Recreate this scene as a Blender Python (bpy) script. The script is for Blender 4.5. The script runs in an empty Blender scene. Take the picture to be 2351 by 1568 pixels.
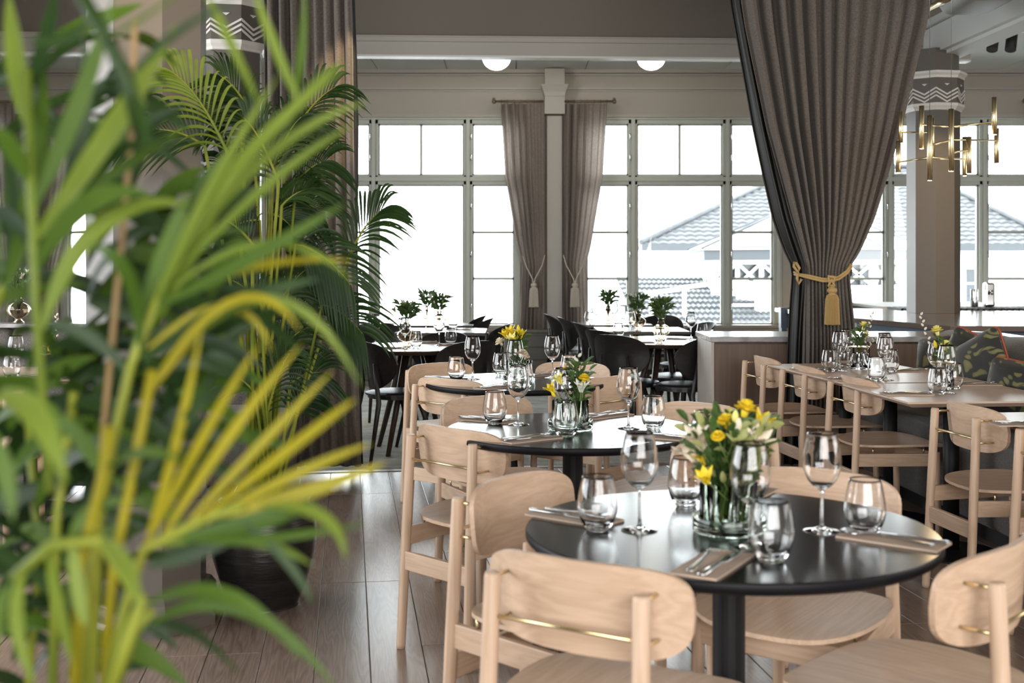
import bpy, math, random
from math import sin, cos, pi, radians, sqrt
from mathutils import Vector, Matrix
random.seed(7)
SC = bpy.context.scene
COL = SC.collection

# ------------------------------------------------------------------ camera, world, lights
FPX, CX, HY, CH = 2700.0, 1175.5, 605.0, 1.33
cam_d = bpy.data.cameras.new('camera'); cam = bpy.data.objects.new('camera', cam_d); COL.objects.link(cam)
cam.location = (0, 0, CH); cam.rotation_euler = (pi/2, 0, 0)
cam_d.sensor_width = 36; cam_d.lens = FPX/2351*36
cam_d.shift_y = -(784-HY)/2351
cam_d.clip_start = 0.05; cam_d.clip_end = 500
cam_d.dof.use_dof = True; cam_d.dof.focus_distance = 5.6; cam_d.dof.aperture_fstop = 4.0
SC.camera = cam

w = bpy.data.worlds.new('overcast'); SC.world = w; w.use_nodes = True
bg = w.node_tree.nodes['Background']; bg.inputs[0].default_value = (0.93, 0.965, 1.0, 1); bg.inputs[1].default_value = 8.5

def area(name, loc, rot, sx, sy, power, col=(1, 1, 1)):
    d = bpy.data.lights.new(name, 'AREA'); d.shape = 'RECTANGLE'; d.size = sx; d.size_y = sy
    d.energy = power; d.color = col
    o = bpy.data.objects.new(name, d); COL.objects.link(o); o.location = loc; o.rotation_euler = rot
    return o
def spot(name, loc, target, power, angle, col=(1, .72, .42), r=.03, blend=.5):
    d = bpy.data.lights.new(name, 'SPOT'); d.energy = power; d.spot_size = radians(angle); d.color = col
    d.shadow_soft_size = r; d.spot_blend = blend
    o = bpy.data.objects.new(name, d); COL.objects.link(o); o.location = loc
    o.rotation_euler = (Vector(target)-Vector(loc)).to_track_quat('-Z', 'Y').to_euler()
    return o
# added area fills for daylight assumed behind and beside the photographer (out of frame)
area('added_rear_fill', (0.8, -2.8, 2.0), (radians(84), 0, 0), 5.5, 2.0, 250, (1, .975, .95))  # added frontal fill; the rear wall behind it is solid
area('added_left_fill', (-4.9, 4.0, 2.0), (radians(80), 0, radians(-90)), 6.0, 2.2, 210, (.93, .97, 1))  # added fill for light assumed from the left, no opening built
area('added_right_fill', (7.2, 3.0, 2.2), (radians(80), 0, radians(90)), 5.0, 2.0, 110, (1, .97, .93))  # added fill in front of the unbroken right wall
spot('warm_column_spot', (-.9, 2.6, 3.4), (-1.25, 4.3, 2.3), 90, 40)  # assumed unseen spots for the warm light on column, curtain, bar and palm
spot('warm_curtain_spot', (-.6, 6.2, 3.7), (-1.0, 7.4, 2.4), 170, 20)
spot('warm_bar_spot', (3.35, 8.7, 3.1), (3.75, 10.5, 1.6), 120, 46)
spot('warm_palm_spot', (-1.6, 3.6, 3.4), (-1.4, 4.8, 1.9), 35, 40)

vs = SC.view_settings
vs.view_transform = 'Standard'; vs.look = 'None'; vs.gamma = 1; vs.use_curve_mapping = False; vs.exposure = 0.7
cy = SC.cycles
cy.use_denoising = True
try: cy.denoiser = 'OPENIMAGEDENOISE'
except Exception: pass
cy.use_adaptive_sampling = True; cy.adaptive_threshold = 0.03
cy.max_bounces = 20; cy.diffuse_bounces = 4; cy.glossy_bounces = 6; cy.transmission_bounces = 20; cy.transparent_max_bounces = 16
cy.caustics_reflective = False; cy.caustics_refractive = False; cy.sample_clamp_indirect = 6

# ------------------------------------------------------------------ placing helpers
def P(px, py, D):
    return Vector(((px-CX)/FPX*D, D, CH-(py-HY)/FPX*D))
def at_z(px, py, z):
    D = (CH-z)*FPX/(py-HY); return Vector(((px-CX)/FPX*D, D, z))
def FL(px, py): return at_z(px, py, 0)
TH = .74
def TB(px, py): return at_z(px, py, TH)

# ------------------------------------------------------------------ materials
def new_mat(name):
    m = bpy.data.materials.new(name); m.use_nodes = True
    return m, m.node_tree, m.node_tree.nodes['Principled BSDF']
def mat(name, col, rough=.5, metal=0, noise=0, nscale=20, bump=0, bscale=60, coat=0, spec=.5, sheen=0, stretch=(1, 1, 1), emit=0, trans=0, ior=1.45, alpha=None, col2=None):
    m, nt, b = new_mat(name)
    b.inputs['Base Color'].default_value = (*col, 1); b.inputs['Roughness'].default_value = rough
    b.inputs['Metallic'].default_value = metal; b.inputs['Specular IOR Level'].default_value = spec
    if coat: b.inputs['Coat Weight'].default_value = coat; b.inputs['Coat Roughness'].default_value = .12
    if sheen: b.inputs['Sheen Weight'].default_value = sheen
    if trans: b.inputs['Transmission Weight'].default_value = trans; b.inputs['IOR'].default_value = ior
    if emit: b.inputs['Emission Color'].default_value = (*col, 1); b.inputs['Emission Strength'].default_value = emit
    if noise or bump or col2:
        tc = nt.nodes.new('ShaderNodeTexCoord'); mp = nt.nodes.new('ShaderNodeMapping'); mp.inputs['Scale'].default_value = stretch
        nt.links.new(tc.outputs['Object'], mp.inputs[0])
        oi = nt.nodes.new('ShaderNodeObjectInfo')
        ad = nt.nodes.new('ShaderNodeVectorMath'); ad.operation = 'MULTIPLY_ADD'
        ad.inputs[1].default_value = (37, 37, 37)
        nt.links.new(oi.outputs['Random'], ad.inputs[0]); nt.links.new(mp.outputs[0], ad.inputs[2])
        vec = ad.outputs[0]
    if noise or col2:
        n = nt.nodes.new('ShaderNodeTexNoise'); n.inputs['Scale'].default_value = nscale; n.inputs['Detail'].default_value = 5
        nt.links.new(vec, n.inputs['Vector'])
        r = nt.nodes.new('ShaderNodeValToRGB'); r.color_ramp.elements[0].position = .32; r.color_ramp.elements[1].position = .68
        c2 = col2 or tuple(min(1, c*(1+noise)) for c in col)
        c1 = col if col2 else tuple(c*(1-noise) for c in col)
        r.color_ramp.elements[0].color = (*c1, 1); r.color_ramp.elements[1].color = (*c2, 1)
        nt.links.new(n.outputs[0], r.inputs[0]); nt.links.new(r.outputs[0], b.inputs['Base Color'])
    if bump:
        n2 = nt.nodes.new('ShaderNodeTexNoise'); n2.inputs['Scale'].default_value = bscale; n2.inputs['Detail'].default_value = 3
        nt.links.new(vec, n2.inputs['Vector'])
        bp = nt.nodes.new('ShaderNodeBump'); bp.inputs['Strength'].default_value = bump; bp.inputs['Distance'].default_value = .01
        nt.links.new(n2.outputs[0], bp.inputs['Height']); nt.links.new(bp.outputs[0], b.inputs['Normal'])
    return m
def wood(name, c1, c2, axis=0, rough=.45, scale=1.0, coat=0, figure=1.0, bump=.12, varied=0.0):
    """grain runs along local axis"""
    m, nt, b = new_mat(name); L = nt.links; N = nt.nodes
    tc = N.new('ShaderNodeTexCoord'); oi = N.new('ShaderNodeObjectInfo')
    ad = N.new('ShaderNodeVectorMath'); ad.operation = 'MULTIPLY_ADD'; ad.inputs[1].default_value = (13, 17, 11)
    L.new(oi.outputs['Random'], ad.inputs[0]); L.new(tc.outputs['Object'], ad.inputs[2])
    mp = N.new('ShaderNodeMapping'); s = [14*scale]*3; s[axis] = 1.1*scale; mp.inputs['Scale'].default_value = s
    L.new(ad.outputs[0], mp.inputs[0])
    n1 = N.new('ShaderNodeTexNoise'); n1.inputs['Scale'].default_value = 1.0; n1.inputs['Detail'].default_value = 2
    L.new(mp.outputs[0], n1.inputs['Vector'])
    mu = N.new('ShaderNodeMath'); mu.operation = 'MULTIPLY'; mu.inputs[1].default_value = 9*figure
    L.new(n1.outputs[0], mu.inputs[0])
    fr = N.new('ShaderNodeMath'); fr.operation = 'PINGPONG'; fr.inputs[1].default_value = .5
    L.new(mu.outputs[0], fr.inputs[0])
    mp2 = N.new('ShaderNodeMapping'); s = [160*scale]*3; s[axis] = 5*scale; mp2.inputs['Scale'].default_value = s
    L.new(ad.outputs[0], mp2.inputs[0])
    n2 = N.new('ShaderNodeTexNoise'); n2.inputs['Scale'].default_value = 1.0; n2.inputs['Detail'].default_value = 3
    L.new(mp2.outputs[0], n2.inputs['Vector'])
    mix = N.new('ShaderNodeMix'); mix.data_type = 'FLOAT'; mix.inputs[0].default_value = .45
    L.new(fr.outputs[0], mix.inputs[2]); L.new(n2.outputs[0], mix.inputs[3])
    r = N.new('ShaderNodeValToRGB'); r.color_ramp.elements[0].position = .12; r.color_ramp.elements[1].position = .6
    r.color_ramp.elements[0].color = (*c2, 1); r.color_ramp.elements[1].color = (*c1, 1)
    L.new(mix.outputs[0], r.inputs[0])
    out = r.outputs[0]
    if varied:
        hv = N.new('ShaderNodeHueSaturation'); mr = N.new('ShaderNodeMapRange')
        mr.inputs[3].default_value = 1-varied; mr.inputs[4].default_value = 1+varied
        L.new(oi.outputs['Random'], mr.inputs[0]); L.new(mr.outputs[0], hv.inputs['Value']); L.new(out, hv.inputs['Color']); out = hv.outputs[0]
    L.new(out, b.inputs['Base Color'])
    b.inputs['Roughness'].default_value = rough
    if coat: b.inputs['Coat Weight'].default_value = coat; b.inputs['Coat Roughness'].default_value = .22
    bp = N.new('ShaderNodeBump'); bp.inputs['Strength'].default_value = bump; bp.inputs['Distance'].default_value = .002
    L.new(mix.outputs[0], bp.inputs['Height']); L.new(bp.outputs[0], b.inputs['Normal'])
    return m

OAKL, OAKD = (.68, .495, .36), (.53, .37, .25)
M = {}
M['oak_x'] = wood('oak_grain_across', OAKL, OAKD, 0, .48, 1.25, figure=.75)
M['oak_y'] = wood('oak_grain_along', OAKL, OAKD, 1, .48, 1.25, figure=.75)
M['oak_z'] = wood('oak_grain_upright', OAKL, OAKD, 2, .48, 1.25, figure=.75)
M['table_oak'] = wood('table_oak', (.66, .51, .41), (.54, .40, .30), 0, .38, .8, coat=.15)
M['plank'] = wood('smoked_oak_plank', (.31, .23, .18), (.17, .115, .09), 1, .32, 1.1, coat=.6, figure=1.5, varied=.14, bump=.3)
M['partition_light'] = wood('limed_oak_panel', (.52, .47, .42), (.42, .37, .32), 2, .5, .6)
M['partition_brown'] = wood('brown_oak_panel', (.125, .08, .053), (.085, .052, .034), 2, .5, .5)
M['black_wood'] = wood('black_stained_wood', (.020, .017, .016), (.010, .008, .008), 0, .38, .8, bump=.05)
M['dark_leg'] = wood('dark_walnut_leg', (.07, .045, .032), (.035, .022, .016), 2, .4, .8)
M['dark_top'] = mat('dark_table_top', (.10, .085, .075), .22, coat=.5)
M['brass'] = mat('brass', (.82, .68, .40), .28, metal=1)
M['black_top'] = mat('black_linoleum_top', (.007, .007, .009), .18, spec=.85)
M['black_metal'] = mat('black_powder_coated_steel', (.005, .005, .006), .5, spec=.3)
M['black_edge'] = mat('black_table_edge', (.004, .004, .006), .5, spec=.2)
M['leather'] = mat('black_leather', (.016, .017, .02), .36, bump=.15, bscale=260)
M['steel'] = mat('polished_steel', (.78, .78, .80), .12, metal=1)
M['napkin'] = mat('taupe_paper_napkin', (.53, .41, .32), .9, bump=.1, bscale=500)
M['glass'] = mat('clear_glass', (1, 1, 1), 0.0, trans=1, ior=1.45)
M['glass_green'] = mat('pale_green_glass', (.86, .96, .87), 0.0, trans=1, ior=1.45)
M['glass_amber'] = mat('pale_amber_glass', (.88, .78, .64), 0.02, trans=1, ior=1.45)
M['wall'] = mat('greige_wall_paint', (.44, .40, .345), .7, bump=.03, bscale=200)
M['wall_up'] = mat('taupe_upper_wall', (.20, .175, .145), .8)
M['white_trim'] = mat('off_white_trim_paint', (.44, .41, .365), .5)
M['window_paint'] = mat('pale_grey_green_window_paint', (.55, .57, .51), .45)
M['ceiling'] = mat('pale_ceiling_paint', (.76, .77, .75), .7)
M['dark_ceiling'] = mat('dark_ceiling_paint', (.16, .145, .13), .8)
M['column'] = mat('taupe_column_paint', (.115, .10, .083), .42)
M['column_white'] = mat('white_moulding_paint', (.76, .73, .68), .45)
M['panel_grey'] = mat('warm_grey_panel_paint', (.20, .19, .17), .55)
M['counter_blue'] = mat('blue_grey_counter_paint', (.085, .115, .165), .45)
M['counter_top'] = mat('glossy_brown_counter_top', (.16, .12, .10), .13, coat=.6)
M['marble'] = mat('grey_marble', (.30, .29, .29), .2, noise=.4, nscale=8, coat=.3)
M['black'] = mat('matt_black', (.012, .012, .013), .6)
M['bouncle'] = mat('grey_boucle_fabric', (.12, .11, .10), .95, noise=.55, nscale=260, bump=.6, bscale=260, sheen=.3)
M['rope_gold'] = mat('gold_cord', (.46, .31, .12), .6, bump=.5, bscale=300)
M['rope_cream'] = mat('cream_cord', (.62, .56, .47), .7, bump=.4, bscale=300)
M['satin'] = mat('black_satin_lining', (.009, .009, .007), .42, spec=.35)
M['pot'] = mat('black_glazed_pot', (.014, .013, .013), .30, noise=.4, nscale=6, stretch=(1, 1, 6), bump=.2, bscale=14)
M['soil'] = mat('potting_soil', (.03, .02, .015), .95, bump=1, bscale=80)
M['rose_yellow'] = mat('yellow_petal', (.88, .68, .035), .6)
M['pale_yellow'] = mat('lemon_petal', (.90, .82, .26), .6)
M['cream_petal'] = mat('cream_petal', (.86, .76, .60), .6)
M['white_petal'] = mat('white_petal', (.82, .83, .74), .6)
M['catkin'] = mat('silver_catkin', (.72, .68, .58), .9)
M['stem_dark'] = mat('dark_twig', (.06, .045, .02), .7)
M['stem_green'] = mat('green_stem', (.12, .20, .04), .5)
M['leaf_flower'] = mat('bouquet_leaf', (.055, .11, .022), .5, noise=.4, nscale=30)
M['leaf_pale'] = mat('pale_bouquet_leaf', (.36, .38, .14), .6)
M['globe'] = mat('lit_opal_globe', (1.0, .93, .78), .4, emit=6)
M['tube_light'] = mat('warm_lamp_disc', (1.0, .75, .40), .4, emit=25)
M['roof_tile'] = mat('grey_roof_tile', (.040, .044, .048), .6, noise=.25, nscale=2)
M['house_white'] = mat('white_house_paint', (.75, .76, .76), .7)
M['ground_out'] = mat('pale_ground', (.45, .46, .46), .9)
M['eave'] = mat('dark_eave_board', (.03, .035, .04), .6)
M['house_glass'] = mat('dark_house_glass', (.02, .025, .03), .2)
M['pale_roof'] = mat('pale_sheet_roof', (.55, .56, .56), .6)
M['threshold'] = wood('threshold_oak', (.17, .13, .10), (.11, .08, .06), 0, .4, .8)

def leafmat(name, c1, c2, rough=.4, tr=.35):
    m, nt, b = new_mat(name); N = nt.nodes; L = nt.links
    tc = N.new('ShaderNodeTexCoord'); n = N.new('ShaderNodeTexNoise'); n.inputs['Scale'].default_value = 7
    L.new(tc.outputs['Object'], n.inputs['Vector'])
    r = N.new('ShaderNodeValToRGB'); r.color_ramp.elements[0].color = (*c1, 1); r.color_ramp.elements[1].color = (*c2, 1)
    r.color_ramp.elements[0].position = .35; r.color_ramp.elements[1].position = .65
    L.new(n.outputs[0], r.inputs[0]); L.new(r.outputs[0], b.inputs['Base Color'])
    b.inputs['Roughness'].default_value = rough+.1; b.inputs['Specular IOR Level'].default_value = .3
    t = N.new('ShaderNodeBsdfTranslucent'); L.new(r.outputs[0], t.inputs[0])
    mx = N.new('ShaderNodeMixShader'); mx.inputs[0].default_value = tr
    L.new(b.outputs[0], mx.inputs[1]); L.new(t.outputs[0], mx.inputs[2])
    L.new(mx.outputs[0], N['Material Output'].inputs[0])
    return m
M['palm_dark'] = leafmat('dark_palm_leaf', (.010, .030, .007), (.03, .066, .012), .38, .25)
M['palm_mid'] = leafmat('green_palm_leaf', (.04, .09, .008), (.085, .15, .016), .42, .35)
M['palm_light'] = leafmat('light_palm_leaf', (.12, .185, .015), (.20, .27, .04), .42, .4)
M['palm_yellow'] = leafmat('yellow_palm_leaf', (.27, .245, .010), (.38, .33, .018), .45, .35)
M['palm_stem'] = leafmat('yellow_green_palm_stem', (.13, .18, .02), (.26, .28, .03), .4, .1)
M['palm_brown'] = leafmat('dry_palm_stem', (.30, .20, .10), (.38, .26, .12), .6, .1)

def fabric(name, c1, c2, tr=0.0, scale=500):
    m, nt, b = new_mat(name); N = nt.nodes; L = nt.links
    tc = N.new('ShaderNodeTexCoord')
    mp = N.new('ShaderNodeMapping'); mp.inputs['Scale'].default_value = (scale, scale, scale*.12); L.new(tc.outputs['Object'], mp.inputs[0])
    n = N.new('ShaderNodeTexNoise'); n.inputs['Scale'].default_value = 1; L.new(mp.outputs[0], n.inputs['Vector'])
    mp2 = N.new('ShaderNodeMapping'); mp2.inputs['Scale'].default_value = (scale*.12, scale*.12, scale); L.new(tc.outputs['Object'], mp2.inputs[0])
    n2 = N.new('ShaderNodeTexNoise'); n2.inputs['Scale'].default_value = 1; L.new(mp2.outputs[0], n2.inputs['Vector'])
    ma = N.new('ShaderNodeMath'); ma.operation = 'ADD'; L.new(n.outputs[0], ma.inputs[0]); L.new(n2.outputs[0], ma.inputs[1])
    r = N.new('ShaderNodeValToRGB'); r.color_ramp.elements[0].color = (*c1, 1); r.color_ramp.elements[1].color = (*c2, 1)
    mh = N.new('ShaderNodeMath'); mh.operation = 'MULTIPLY'; mh.inputs[1].default_value = .5; L.new(ma.outputs[0], mh.inputs[0])
    r.color_ramp.elements[0].position = .38; r.color_ramp.elements[1].position = .62
    L.new(mh.outputs[0], r.inputs[0]); L.new(r.outputs[0], b.inputs['Base Color'])
    b.inputs['Roughness'].default_value = .85; b.inputs['Sheen Weight'].default_value = .15
    if tr:
        t = N.new('ShaderNodeBsdfTranslucent'); L.new(r.outputs[0], t.inputs[0])
        mx = N.new('ShaderNodeMixShader'); mx.inputs[0].default_value = tr
        L.new(b.outputs[0], mx.inputs[1]); L.new(t.outputs[0], mx.inputs[2]); L.new(mx.outputs[0], N['Material Output'].inputs[0])
    return m
M['drape'] = fabric('brown_grey_drape', (.07, .058, .049), (.155, .13, .11))
M['linen'] = fabric('taupe_linen', (.29, .24, .21), (.41, .35, .31), tr=.45, scale=300)

def pane_mat():
    m, nt, b = new_mat('window_glass'); N = nt.nodes; L = nt.links
    N.remove(b)
    t = N.new('ShaderNodeBsdfTransparent'); t.inputs[0].default_value = (.95, .97, .965, 1)
    g = N.new('ShaderNodeBsdfGlossy'); g.inputs['Roughness'].default_value = .01
    f = N.new('ShaderNodeFresnel'); f.inputs[0].default_value = 1.45
    mx = N.new('ShaderNodeMixShader'); L.new(f.outputs[0], mx.inputs[0]); L.new(t.outputs[0], mx.inputs[1]); L.new(g.outputs[0], mx.inputs[2])
    L.new(mx.outputs[0], N['Material Output'].inputs[0]); return m
M['pane'] = pane_mat()

def carpet_mat():
    m, nt, b = new_mat('mottled_green_grey_carpet'); N = nt.nodes; L = nt.links
    tc = N.new('ShaderNodeTexCoord')
    mp = N.new('ShaderNodeMapping'); mp.inputs['Scale'].default_value = (2.2, 5, 1); L.new(tc.outputs['Object'], mp.inputs[0])
    n = N.new('ShaderNodeTexNoise'); n.inputs['Scale'].default_value = 1.3; n.inputs['Detail'].default_value = 8; n.inputs['Roughness'].default_value = .7
    L.new(mp.outputs[0], n.inputs['Vector'])
    n2 = N.new('ShaderNodeTexNoise'); n2.inputs['Scale'].default_value = 110; n2.inputs['Detail'].default_value = 2; L.new(tc.outputs['Object'], n2.inputs['Vector'])
    mx = N.new('ShaderNodeMix'); mx.data_type = 'FLOAT'; mx.inputs[0].default_value = .3; L.new(n.outputs[0], mx.inputs[2]); L.new(n2.outputs[0], mx.inputs[3])
    r = N.new('ShaderNodeValToRGB'); e = r.color_ramp.elements; e[0].position = .38; e[0].color = (.22, .205, .165, 1); e[1].position = .62; e[1].color = (.46, .47, .43, 1)
    L.new(mx.outputs[0], r.inputs[0]); L.new(r.outputs[0], b.inputs['Base Color']); b.inputs['Roughness'].default_value = .9
    bp = N.new('ShaderNodeBump'); bp.inputs['Strength'].default_value = .4; bp.inputs['Distance'].default_value = .005
    L.new(n2.outputs[0], bp.inputs['Height']); L.new(bp.outputs[0], b.inputs['Normal']); return m
M['carpet'] = carpet_mat()
def pillow_mat():
    m, nt, b = new_mat('dark_leafy_velvet'); N = nt.nodes; L = nt.links
    tc = N.new('ShaderNodeTexCoord')
    v = N.new('ShaderNodeTexVoronoi'); v.inputs['Scale'].default_value = 9; v.feature = 'F1'
    nz = N.new('ShaderNodeTexNoise'); nz.inputs['Scale'].default_value = 6
    ad = N.new('ShaderNodeVectorMath'); ad.operation = 'MULTIPLY_ADD'; ad.inputs[1].default_value = (.25, .25, .25)
    L.new(tc.outputs['Object'], nz.inputs['Vector']); L.new(nz.outputs[1], ad.inputs[0]); L.new(tc.outputs['Object'], ad.inputs[2])
    mp = N.new('ShaderNodeMapping'); mp.inputs['Scale'].default_value = (1, 1, 2.6); mp.inputs['Rotation'].default_value = (0, .7, 0)
    L.new(ad.outputs[0], mp.inputs[0]); L.new(mp.outputs[0], v.inputs['Vector'])
    r = N.new('ShaderNodeValToRGB'); e = r.color_ramp.elements
    e[0].position = .0; e[0].color = (.22, .20, .06, 1); e[1].position = .42; e[1].color = (.012, .013, .012, 1)
    x = e.new(.3); x.color = (.13, .13, .045, 1); x = e.new(.36); x.color = (.02, .022, .014, 1)
    L.new(v.outputs[0], r.inputs[0]); L.new(r.outputs[0], b.inputs['Base Color']); b.inputs['Roughness'].default_value = .6
    b.inputs['Sheen Weight'].default_value = .3; return m
M['pillow'] = pillow_mat()
M['piping'] = mat('rust_red_piping', (.40, .07, .03), .6)

# ------------------------------------------------------------------ mesh builder
class MB:
    def __init__(s): s.v = []; s.f = []; s.sm = []
    def add(s, vs, fs, smooth=False):
        o = len(s.v); s.v += [tuple(p) for p in vs]
        s.f += [tuple(i+o for i in f) for f in fs]; s.sm += [smooth]*len(fs); return s
    def box(s, c, d, rz=0, mtx=None):
        x, y, z = d[0]/2, d[1]/2, d[2]/2; vs = []
        for a in (-x, x):
            for b in (-y, y):
                for e in (-z, z):
                    q = Vector((a, b, e))
                    if mtx is not None: q = mtx @ q
                    elif rz: q = Matrix.Rotation(rz, 3, 'Z') @ q
                    vs.append(q+Vector(c))
        return s.add(vs, [(0, 1, 3, 2), (4, 6, 7, 5), (0, 4, 5, 1), (2, 3, 7, 6), (0, 2, 6, 4), (1, 5, 7, 3)])
    def bar(s, a, b, w_, h_, up=(0, 0, 1)):
        a = Vector(a); b = Vector(b); d = b-a; L = d.length; d.normalize()
        up = Vector(up); sd = d.cross(up)
        if sd.length < 1e-4: sd = d.cross(Vector((0, 1, 0)))
        sd.normalize(); u = sd.cross(d)
        m = Matrix((d, sd, u)).transposed()
        return s.box((a+b)/2, (L, w_, h_), mtx=m)
    def tube(s, pts, r, n=10, caps=True, closed=False):
        pts = [Vector(p) for p in pts]; k = len(pts)
        rs = r if isinstance(r, (list, tuple)) else [r]*k
        vs = []; prev = None
        for i, p in enumerate(pts):
            if closed: d = pts[(i+1) % k]-pts[i-1]
            else: d = pts[min(i+1, k-1)]-pts[max(i-1, 0)]
            d.normalize()
            if prev is None:
                a = d.cross(Vector((0, 0, 1)))
                if a.length < .05: a = d.cross(Vector((0, 1, 0)))
            else: a = prev-d*prev.dot(d)
            a.normalize(); prev = a; b = d.cross(a)
            for j in range(n):
                t = 2*pi*j/n; vs.append(p+(a*cos(t)+b*sin(t))*rs[i])
        fs = []
        for i in range(k if closed else k-1):
            i2 = (i+1) % k
            for j in range(n): fs.append((i*n+j, i*n+(j+1) % n, i2*n+(j+1) % n, i2*n+j))
        s.add(vs, fs, True)
        if caps and not closed:
            o = len(s.v)-len(vs)
            s.f.append(tuple(o+j for j in range(n))[::-1]); s.sm.append(False)
            s.f.append(tuple(o+(k-1)*n+j for j in range(n))); s.sm.append(False)
        return s
    def lathe(s, prof, c=(0, 0, 0), n=24, smooth=True, curve=0, ph=0):
        if curve:
            q = []; p = prof
            for i in range(len(p)-1):
                p0 = p[max(i-1, 0)]; p1 = p[i]; p2 = p[i+1]; p3 = p[min(i+2, len(p)-1)]
                for t in range(curve):
                    t /= curve
                    q.append(tuple(.5*(2*p1[k]+(-p0[k]+p2[k])*t+(2*p0[k]-5*p1[k]+4*p2[k]-p3[k])*t*t+(-p0[k]+3*p1[k]-3*p2[k]+p3[k])*t**3) for k in (0, 1)))
            q.append(p[-1]); prof = [(max(a, 0), b) for a, b in q]
        vs = []; idx = []
        for r, z in prof:
            if r < 1e-6: idx.append([len(vs)]); vs.append((c[0], c[1], c[2]+z))
            else:
                idx.append([len(vs)+j for j in range(n)])
                for j in range(n):
                    t = 2*pi*j/n+ph; vs.append((c[0]+r*cos(t), c[1]+r*sin(t), c[2]+z))
        fs = []
        for a, b in zip(idx[:-1], idx[1:]):
            for j in range(n):
                j2 = (j+1) % n
                if len(a) == 1 and len(b) == 1: continue
                if len(a) == 1: fs.append((a[0], b[j2], b[j]))
                elif len(b) == 1: fs.append((a[j], a[j2], b[0]))
                else: fs.append((a[j], a[j2], b[j2], b[j]))
        return s.add(vs, fs, smooth)
    def prism(s, poly, z0, z1, smooth=False):
        n = len(poly); vs = [(x, y, z0) for x, y in poly]+[(x, y, z1) for x, y in poly]
        fs = [tuple(range(n))[::-1], tuple(range(n, 2*n))]+[(i, (i+1) % n, n+(i+1) % n, n+i) for i in range(n)]
        return s.add(vs, fs, smooth)
    def grid(s, fn, nu, nv, smooth=True):
        vs = [fn(i/nu, j/nv) for i in range(nu+1) for j in range(nv+1)]
        fs = [(i*(nv+1)+j, (i+1)*(nv+1)+j, (i+1)*(nv+1)+j+1, i*(nv+1)+j+1) for i in range(nu) for j in range(nv)]
        return s.add(vs, fs, smooth)
    def slab(s, outline, mapf, th, rings=5, segs=36, puff=None):
        """outline(t)->(x,y); mapf(x,y,k)->point with k=+1 top, -1 underside"""
        out = [outline(2*pi*j/segs) for j in range(segs)]
        for k in (1, -1):
            vs = [mapf(0, 0, k)]; fs = []
            for i in range(1, rings+1):
                f = i/rings
                for (x, y) in out: vs.append(mapf(x*f, y*f, k))
            for j in range(segs):
                j2 = (j+1) % segs
                fs.append((0, 1+j, 1+j2) if k > 0 else (0, 1+j2, 1+j))
                for i in range(1, rings):
                    a = 1+(i-1)*segs; b = 1+i*segs
                    q = (a+j, b+j, b+j2, a+j2); fs.append(q if k > 0 else q[::-1])
            s.add(vs, fs, True)
        a = len(s.v)-(1+rings*segs)*2+1+(rings-1)*segs; b = len(s.v)-segs
        vs = [s.v[a+j] for j in range(segs)]+[s.v[b+j] for j in range(segs)]
        s.add(vs, [(j, segs+j, segs+(j+1) % segs, (j+1) % segs) for j in range(segs)], False)
        return s
    def mesh(s, name):
        me = bpy.data.meshes.new(name); me.from_pydata(s.v, [], s.f)
        me.polygons.foreach_set('use_smooth', s.sm); me.update(); return me
    def build(s, name, m, parent=None, loc=None, bevel=0, kind=None, label=None):
        me = s.mesh(name); mm = M[m] if isinstance(m, str) else m; me.materials.append(mm)
        o = bpy.data.objects.new(name, me); COL.objects.link(o)
        if parent is not None: o.parent = parent
        if loc is not None: o.location = loc
        if bevel:
            b = o.modifiers.new('bevel', 'BEVEL'); b.width = bevel; b.segments = 2; b.limit_method = 'ANGLE'; b.angle_limit = radians(50)
        if kind: o['kind'] = kind
        if label: o['label'] = label
        return o

def superell(w_, h_, n):
    def f(t):
        c, s_ = cos(t), sin(t)
        return (w_*math.copysign(abs(c)**(2/n), c), h_*math.copysign(abs(s_)**(2/n), s_))
    return f
def tag(o, label=None, cat=None, group=None, kind=None):
    if label: o['label'] = label
    if cat: o['category'] = cat
    if group: o['group'] = group
    if kind: o['kind'] = kind
    return o
def empty(name, loc=(0, 0, 0), rz=0):
    o = bpy.data.objects.new(name, None); COL.objects.link(o); o.location = loc; o.rotation_euler = (0, 0, rz)
    o.empty_display_size = .05; return o
def copy_tree(o, parent=None):
    c = o.copy(); COL.objects.link(c); c.parent = parent
    for ch in list(o.children): copy_tree(ch, c)
    return c
class Proto:
    """first use moves the original, later uses copy it with its parts"""
    def __init__(s, make): s.make = make; s.o = None
    def put(s, loc, rz=0, label=None, cat=None, group=None, scale=None, tilt=None):
        if s.o is None: s.o = s.make(); o = s.o
        else: o = copy_tree(s.o)
        o.location = loc; o.rotation_euler = (tilt[0], tilt[1], rz) if tilt else (0, 0, rz)
        o.scale = (scale,)*3 if scale else (1, 1, 1)
        for k in ('group',):
            if k in o: del o[k]
        return tag(o, label, cat, group)
def struct(mb, name, m, parent=None, bevel=0):
    o = mb.build(name, m, parent, bevel=bevel)
    if parent is None: o['kind'] = 'structure'
    return o
A0 = radians(7.9)                      # the room's own grid is turned 7.9 degrees from the lens axis
U = Vector((cos(A0), sin(A0), 0)); V = Vector((-sin(A0), cos(A0), 0))
def ST(s_, t_, z=0): return U*s_+V*t_+Vector((0, 0, z))
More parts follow.
